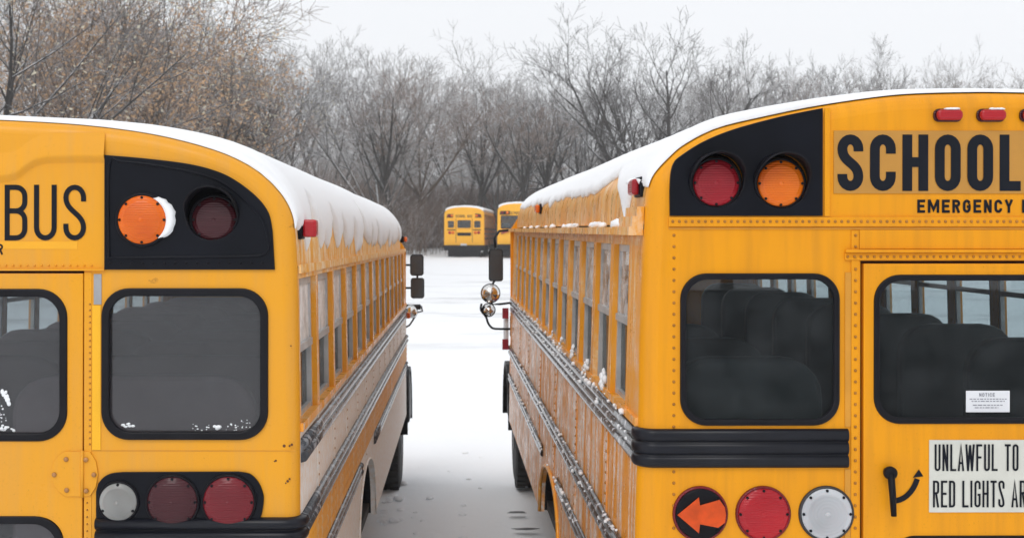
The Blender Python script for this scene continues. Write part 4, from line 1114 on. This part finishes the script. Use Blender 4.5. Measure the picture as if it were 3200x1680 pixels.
# ------------------------------------------------------------------ trees
def seg_mesh(name, segs, sides, mat):
    """tapered prisms for an array of segments (x0,y0,z0,x1,y1,z1,r0,r1)"""
    A = np.array(segs, dtype=np.float32); p0, p1, r0, r1 = A[:, :3], A[:, 3:6], A[:, 6], A[:, 7]
    d = p1-p0; d /= np.maximum(np.linalg.norm(d, axis=1, keepdims=True), 1e-6)
    ref = np.where(np.abs(d[:, 2:3]) < .9, np.array([[0, 0, 1.]]), np.array([[1., 0, 0]]))
    u = np.cross(d, ref); u /= np.linalg.norm(u, axis=1, keepdims=True); w = np.cross(d, u)
    n = len(A); V = np.zeros((n, 2*sides, 3), dtype=np.float32)
    for k in range(sides):
        a = 2*PI*k/sides + (.3 if sides == 3 else 0); o = u*math.cos(a)+w*math.sin(a)
        V[:, k] = p0+o*r0[:, None]; V[:, sides+k] = p1+o*r1[:, None]
    base = (np.arange(n)*2*sides)[:, None]; F_ = []
    for k in range(sides):
        k2 = (k+1) % sides; F_.append(np.concatenate([base+k, base+k2, base+sides+k2, base+sides+k], axis=1))
    Fa = np.stack(F_, axis=1).reshape(-1, 4)
    me = bpy.data.meshes.new(name); me.vertices.add(n*2*sides); me.vertices.foreach_set('co', V.reshape(-1))
    me.loops.add(Fa.size); me.loops.foreach_set('vertex_index', Fa.reshape(-1).astype(np.int32))
    me.polygons.add(len(Fa)); me.polygons.foreach_set('loop_start', (np.arange(len(Fa))*4).astype(np.int32))
    me.materials.append(mat); me.update(calc_edges=True); me.shade_smooth(); return me

class Tree:
    def __init__(s, seed, H_, trunk_r, split_h, nl, spread, up, curv, fine=.009, levels=(7, 6, 5), ratio=(.62, .5, .45), lean=0):
        s.r = random.Random(seed); s.seg = {0: [], 1: [], 2: []}; s.tips = []; s.fine = fine; s.up = up; s.curv = curv; s.levels = levels; s.ratio = ratio
        r = s.r; p = Vector((0, 0, -.3)); d = Vector((lean, r.uniform(-.04, .04), 1)).normalized(); hh = split_h*H_; n = 4; pts = [p.copy()]
        for i in range(n):
            q = p+d*((hh+.3)/n); s.seg[0].append((*p, *q, trunk_r*(1.25-.35*i/n), trunk_r*(1.25-.35*(i+1)/n))); p = q; pts.append(p.copy())
            d = (d+Vector((r.uniform(-1, 1), r.uniform(-1, 1), 0))*.07).normalized()
        s.limb = []
        for k in range(nl):
            s.seg[1] = []; s.limb.append(s.seg[1]); s.first = []
            a = 2*PI*(k+r.uniform(-.3, .3))/nl; tilt = spread*r.uniform(.55, 1.15) if k else spread*.2
            dd = Vector((math.cos(a)*math.sin(tilt), math.sin(a)*math.sin(tilt), math.cos(tilt)))
            st = pts[-1] if k < nl*.6 else pts[-1].lerp(pts[-2], r.random())
            s.grow(st, dd, (H_-hh)*r.uniform(.84, 1.0)*.93/max(.55, math.cos(tilt*.7)), trunk_r*r.uniform(.5, .8), 0)
    def grow(s, p, d, L, rad, lv):
        r = s.r; n = (8, 6, 4, 3)[min(lv, 3)]; p = p.copy(); d = d.copy(); st = L/n
        key = 1 if lv <= 1 else 2
        nch = s.levels[lv] if lv < len(s.levels) else 0
        slots = sorted((.24 if lv == 0 else .14)+(.84 if lv else .75)*r.random()**.8 for _ in range(nch)); side = r.random()*6.28
        for i in range(n):
            j = s.curv*(1.0+.35*lv)
            d = (d+Vector((r.uniform(-1, 1), r.uniform(-1, 1), r.uniform(-.6, .8)))*j+Vector((0, 0, s.up*(1 if lv < 2 else .6)))).normalized()
            q = p+d*st; t0, t1 = i/n, (i+1)/n
            ra, rb = max(s.fine, rad*(1-t0*.82)), max(s.fine*.8, rad*(1-t1*.82))
            s.seg[key].append((*p, *q, ra, rb))
            while slots and slots[0] < t1:
                t = slots.pop(0); f = (t-t0)/(t1-t0); side += 2.4+r.uniform(-.5, .5)
                o = d.orthogonal().normalized(); o = Matrix.Rotation(side, 3, d) @ o; ang = r.uniform(.45, .95)
                dd = (d*math.cos(ang)+o*math.sin(ang)).normalized()
                s.grow(p.lerp(q, f), dd, L*s.ratio[lv]*(1.08-.33*t)*r.uniform(.75, 1.15), max(s.fine, (ra+(rb-ra)*f)*.58), lv+1)
            p = q
        if lv >= len(s.levels)-1: s.tips.append((p.copy(), d.copy()))
def leaf_mesh(name, tips, mat, n, size, rs, keep=lambda p: True, scat=.35):
    v = []; f = []
    T = [t for t in tips if keep(t[0])]
    for k in range(n):
        p, d = rs.choice(T); c = p+Vector((rs.gauss(0, 1), rs.gauss(0, 1), rs.gauss(0, .8)))*scat
        a = Vector((rs.uniform(-1, 1), rs.uniform(-1, 1), rs.uniform(-1, 1))).normalized()*size*rs.uniform(.6, 1.3); b = a.orthogonal().normalized()*a.length*.5
        i = len(v); v += [c-a, c+b-a*.1, c+a, c-b-a*.1]; f.append((i, i+1, i+2, i+3))
    me = bpy.data.meshes.new(name); me.from_pydata([tuple(q) for q in v], [], f); me.materials.append(mat); me.update(); return me

protos = {}
def make_proto(key, tree, bark, twig, leaves=None):
    tr = seg_mesh('trunk', tree.seg[0], 7, bark)
    lm = [seg_mesh('limb', q, 4, bark) for q in tree.limb]; cr = seg_mesh('crown', tree.seg[2], 3, twig)
    A = np.array(tree.seg[2]); zmax = float(np.percentile(A[:, 5], 99.3)); 
    protos[key] = dict(trunk=tr, limb=lm, crown=cr, h=zmax, leaves=leaves, n=len(tree.seg[2]))
T1 = Tree(3, 14, .20, .16, 8, .62, .035, .06, .011, (9, 8, 6), (.50, .46, .5)); make_proto('vase', T1, BARK_G, TWIG_G)
T2 = Tree(8, 15, .46, .16, 9, .92, .05, .12, .013, (9, 8, 6), (.46, .50, .50)); make_proto('spreading', T2, BARK_D, TWIG_D)
T3 = Tree(21, 13, .17, .34, 8, .80, .03, .075, .011, (9, 8, 6), (.5, .48, .5)); make_proto('slender', T3, BARK_B, TWIG_B)
T4 = Tree(33, 13, .22, .2, 9, .78, .03, .08, .011, (9, 8, 5), (.52, .48, .5))
make_proto('leafy', T4, BARK_B, TWIG_B, leaf_mesh('dry_leaves', T4.tips, LEAF, 9500, .10, random.Random(2)))
T5 = Tree(44, 13, .16, .12, 9, .70, .03, .07, .011, (9, 8, 6), (.5, .48, .48)); make_proto('pale', T5, BARK_G, TWIG_G)
T6 = Tree(57, 14, .24, .2, 8, .95, .02, .10, .010, (10, 8, 5), (.55, .5, .5))
make_proto('oak', T6, BARK_D, TWIG_D, leaf_mesh('dry_leaves', T6.tips, LEAF2, 3000, .09, random.Random(4)))

def plant(key, label, px, pytop, Y, rz, zoff=0, wide=1.0, cat='tree', group='bare trees along the edge of the lot'):
    P = protos[key]; x = (px-PX)/F*Y; z0 = max(gz(x, Y), hillz(x, Y))-.1+zoff; top = H+(PY-pytop)/F*Y; k = (top-z0)/P['h']
    t = thing({'oak': 'oak_tree', 'leafy': 'leafy_tree'}.get(key, 'bare_tree'), label, cat, (x, Y, z0), (0, 0, rz), group); t.scale = (k*wide, k*wide, k)
    tr = link('trunk', P['trunk'], t); [link('limb', q, t) for q in P['limb']]; link('crown', P['crown'], t)
    if P['leaves']: link('dry_leaves', P['leaves'], t)
    return t
plant('spreading', 'tallest dark spreading tree, rising behind the roof of the right near bus', 2035, 82, 84, .6, wide=1.08)
plant('spreading', 'dark crooked bare tree leaning just left of the tallest tree behind the right bus', 1830, 235, 88, 2.3, wide=.9)
plant('vase', 'grey vase shaped bare tree above the front end of the left bus roof', 1185, 165, 80, 1.0, wide=1.05)
plant('vase', 'pale bare tree left of the vase shaped one, over the left bus roof', 885, 140, 86, 2.9)
plant('slender', 'brown slender tree growing close behind the rear of the left bus roof', 735, 330, 62, .4)
plant('pale', 'light grey bare tree standing behind the distant bus, its top thin against the sky', 1450, 168, 98, .2)
plant('pale', 'low light grey bare tree between the distant buses and the crooked dark tree', 1655, 222, 96, 2.1)
plant('vase', 'dense grey bare tree directly behind the two distant buses', 1560, 250, 90, 4.4)
plant('slender', 'narrow brown tree beside the dark lower brush left of the distant bus', 1310, 250, 86, 1.9)
plant('leafy', 'large tree with tan dry leaves above the rear of the left bus', 430, -60, 52, .0)
plant('leafy', 'brown tree still in leaf low behind the left bus roof', 560, 120, 60, 2.6)
plant('oak', 'dark branched tree at the left edge of the photo', -40, -260, 44, 1.2)
plant('oak', 'tree holding pale leaves where open sky begins, left of centre', 610, 25, 56, 3.3, wide=.85)
plant('slender', 'tall thin tree rising out of the photo at upper left', 250, -160, 58, 4.1)
plant('leafy', 'brown leafy tree in the upper left corner behind the dark branched one', 110, -40, 62, 5.0)
plant('vase', 'faint bare tree over the black lamp panel of the right bus', 2335, 195, 112, .9)
plant('spreading', 'pale spreading tree over the left part of the SCHOOL plate', 2640, 145, 118, 3.9, wide=.75)
plant('pale', 'small round bare tree over the marker lamps of the right bus', 2850, 178, 120, 1.4, wide=.7)
plant('pale', 'faint low treetop at the right edge of the photo', 3130, 225, 124, 2.7)
plant('slender', 'faint low treetop between the spreading tree and the round bare tree', 2500, 240, 122, .3)
plant('slender', 'faint small treetop just right of the round bare tree', 2990, 240, 126, 3.0)
plant('vase', 'bare tree partly behind the tallest dark tree on its right side', 2190, 265, 96, 5.2)
plant('pale', 'grey bare tree between the two vase shaped trees over the left bus', 1030, 235, 92, 3.6)

T7 = Tree(71, 13, .24, .45, 7, .62, .05, .06, .013, (7, 6, 5), (.45, .46, .46)); make_proto('tall', T7, BARK_D, TWIG_B)
plant('tall', 'dark straight trunked tree standing behind the front of the right bus roof', 1690, 300, 86, .5)
plant('tall', 'second dark straight tree, close left of the straight one behind the right bus', 1640, 330, 84, 2.5)
plant('tall', 'dark trunked tree inside the crown of the vase shaped tree over the left bus', 1225, 260, 78, 4.0)
plant('tall', 'brown tree rising straight above the left distant bus', 1490, 320, 88, 1.1)
plant('tall', 'dark leaning tree behind the shoulder of the left bus roof', 800, 180, 60, 3.1)
# trees behind the photographer (they mirror faintly in the rear windows)
def plant_at(key, label, x, y, h, rz):
    P = protos[key]; k = h/P['h']; t = thing('bare_tree', label, 'tree', (x, y, -.1), (0, 0, rz), 'trees behind the photographer'); t.scale = (k, k, k)
    link('trunk', P['trunk'], t); [link('limb', q, t) for q in P['limb']]; link('crown', P['crown'], t)
plant_at('spreading', 'dark bare tree mirrored in the rear side window of the right bus', 4.2, -26, 9, 1.0)
plant_at('oak', 'bare tree behind the fence at the photographer\'s back', 12, -24, 10, 2.0)
# brush proto and woodland as uncountable stuff
def brush_mesh(name, seed, mat, n=110, h=3.6, w=2.6):
    r = random.Random(seed); S_ = []
    for k in range(n):
        p = Vector((r.gauss(0, w*.4), r.gauss(0, w*.4), -.2)); d = Vector((r.gauss(0, .34), r.gauss(0, .34), 1)).normalized(); L = h*r.uniform(.5, 1.1); m = 5
        for i in range(m):
            q = p+d*L/m; S_.append((*p, *q, .013-.0015*i, .012-.0015*i))
            if i:
                for c in range(3):
                    dd = (d+Vector((r.uniform(-1, 1), r.uniform(-1, 1), r.uniform(-.4, .8)))*.9).normalized(); e = p.lerp(q, r.random()); l = L*r.uniform(.12, .3)
                    e2 = e+dd*l*.6; S_.append((*e, *e2, .008, .007)); e3 = e2+(dd+Vector((r.uniform(-.5, .5), r.uniform(-.5, .5), .1)))*l*.5; S_.append((*e2, *e3, .007, .005))
            p = q; d = (d+Vector((r.uniform(-1, 1), r.uniform(-1, 1), 0))*.12).normalized()
    return seg_mesh(name, S_, 3, mat)

def scatter(name, pts, source_meshes, smin, smax, seed):
    me = bpy.data.meshes.new(name); me.from_pydata(pts, [], []); o = link(name, me, None, kind='stuff')
    ng = bpy.data.node_groups.new(name, 'GeometryNodeTree')
    ng.interface.new_socket('Geometry', in_out='INPUT', socket_type='NodeSocketGeometry'); ng.interface.new_socket('Geometry', in_out='OUTPUT', socket_type='NodeSocketGeometry')
    N = ng.nodes; gi = N.new('NodeGroupInput'); go = N.new('NodeGroupOutput'); iop = N.new('GeometryNodeInstanceOnPoints')
    join = N.new('GeometryNodeJoinGeometry')
    # the geometry of one plant, merged from already placed objects that share these meshes
    for ob in source_meshes:
        oi = N.new('GeometryNodeObjectInfo'); oi.inputs['Object'].default_value = ob; oi.transform_space = 'ORIGINAL'; ng.links.new(oi.outputs['Geometry'], join.inputs[0])
    rr = N.new('FunctionNodeRandomValue'); rr.data_type = 'FLOAT_VECTOR'; rr.inputs[0].default_value = (-.05, -.05, 0); rr.inputs[1].default_value = (.05, .05, 6.28); rr.inputs['Seed'].default_value = seed
    rs_ = N.new('FunctionNodeRandomValue'); rs_.data_type = 'FLOAT'; rs_.inputs[2].default_value = smin; rs_.inputs[3].default_value = smax; rs_.inputs['Seed'].default_value = seed+9
    ng.links.new(gi.outputs[0], iop.inputs['Points']); ng.links.new(join.outputs[0], iop.inputs['Instance'])
    ng.links.new(rr.outputs['Value'], iop.inputs['Rotation']); ng.links.new(rs_.outputs[1], iop.inputs['Scale']); ng.links.new(iop.outputs[0], go.inputs[0])
    m = o.modifiers.new('scatter', 'NODES'); m.node_group = ng; return o
def some(name): return [o for o in COL.objects if o.type == 'MESH' and o.data == name][0]
b1 = link('brush', brush_mesh('brush', 5, BRUSH), None, kind='stuff'); b1.location = (-3.2, 79, gz(0, 79))
b2 = link('reddish_brush', brush_mesh('reddish_brush', 6, BRUSH_R), None, kind='stuff'); b2.location = (7.5, 84, gz(0, 84))
rp = random.Random(12)
def pts_in(n, x0, x1, y0, y1, ok=lambda x, y: True):
    out = []
    while len(out) < n:
        x, y = rp.uniform(x0, x1), rp.uniform(y0, y1)
        if ok(x, y): out.append((x, y, max(gz(x, y), hillz(x, y))-.1))
    return out
clear = lambda x, y: not (-1.5 < x < 9 and y < 92) or y > 88
left_edge = lambda x, y: y > 78+max(0, x+3)*1.2 - max(0, -x-2)*.9 if x < 0 else y > 90
scatter('brush_thicket', pts_in(420, -60, 70, 52, 118, lambda x, y: y > (78 if x < -2.2 else 90) - max(0, min(24, (-x-4)*1.2))), [b1], .8, 1.7, 3)
scatter('reddish_thicket', pts_in(50, -12, 30, 90, 110), [b2], .7, 1.3, 4)
scatter('distant_wood_grey', pts_in(80, -80, 110, 104, 200), [some(protos['pale']['crown']), *[some(q) for q in protos['pale']['limb']], some(protos['pale']['trunk'])], 6.5/protos['pale']['h'], 10/protos['pale']['h'], 5)
scatter('distant_wood_brown', pts_in(80, -80, 60, 100, 200), [some(protos['slender']['crown']), *[some(q) for q in protos['slender']['limb']], some(protos['slender']['trunk'])], 6/protos['slender']['h'], 8.5/protos['slender']['h'], 6)
scatter('distant_wood_vase', pts_in(70, -80, 110, 104, 210), [some(protos['vase']['crown']), *[some(q) for q in protos['vase']['limb']], some(protos['vase']['trunk'])], 7/protos['vase']['h'], 10/protos['vase']['h'], 7)

# ------------------------------------------------------------------ behind the photographer: bank wall and rail fence, mirrored in the right bus's door window
mb = MB(); mb.box(2.2, 60, -7.6, -7.2, -.2, 1.95)
tag(mb.build('retaining_wall', CONC), 'dark concrete retaining wall under the rail fence behind the photographer', 'wall')
fe = thing('rail_fence', 'weathered post and rail fence on top of the dark wall behind the photographer', 'fence', (0, -7.4, 1.95))
for k in range(26):
    mb = MB(); mb.box(2.5+k*1.3-.07, 2.5+k*1.3+.07, -.07, .07, 0, .82); mb.build('post', WOODP, fe)
for z in (.22, .48, .74):
    mb = MB(); mb.box(2.3, 36, -.03, .03, z-.05, z+.05); bevel(mb.build('rail', WOODP, fe), .01)
v = [(2.2, -7.25, 1.98), (60, -7.25, 1.98), (60, -60, 3.4), (2.2, -60, 3.4), (2.2, -60, -.3), (60, -60, -.3)]
mesh('snowy_bank', v, [(0, 1, 2, 3), (3, 2, 5, 4)], SNOW_G, kind='structure')

# ------------------------------------------------------------------ winter haze
hz = MB(); hz.box(-300, 300, -130, 320, -1.6, 34)
hm = bpy.data.materials.new('pale_haze'); hm.use_nodes = True; hm.node_tree.nodes.clear()
pv = hm.node_tree.nodes.new('ShaderNodeVolumePrincipled'); ho = hm.node_tree.nodes.new('ShaderNodeOutputMaterial')
pv.inputs['Color'].default_value = (1, 1, 1, 1); pv.inputs['Density'].default_value = .0008
hm.node_tree.links.new(pv.outputs[0], ho.inputs['Volume'])
hz.build('haze', hm, kind='stuff')
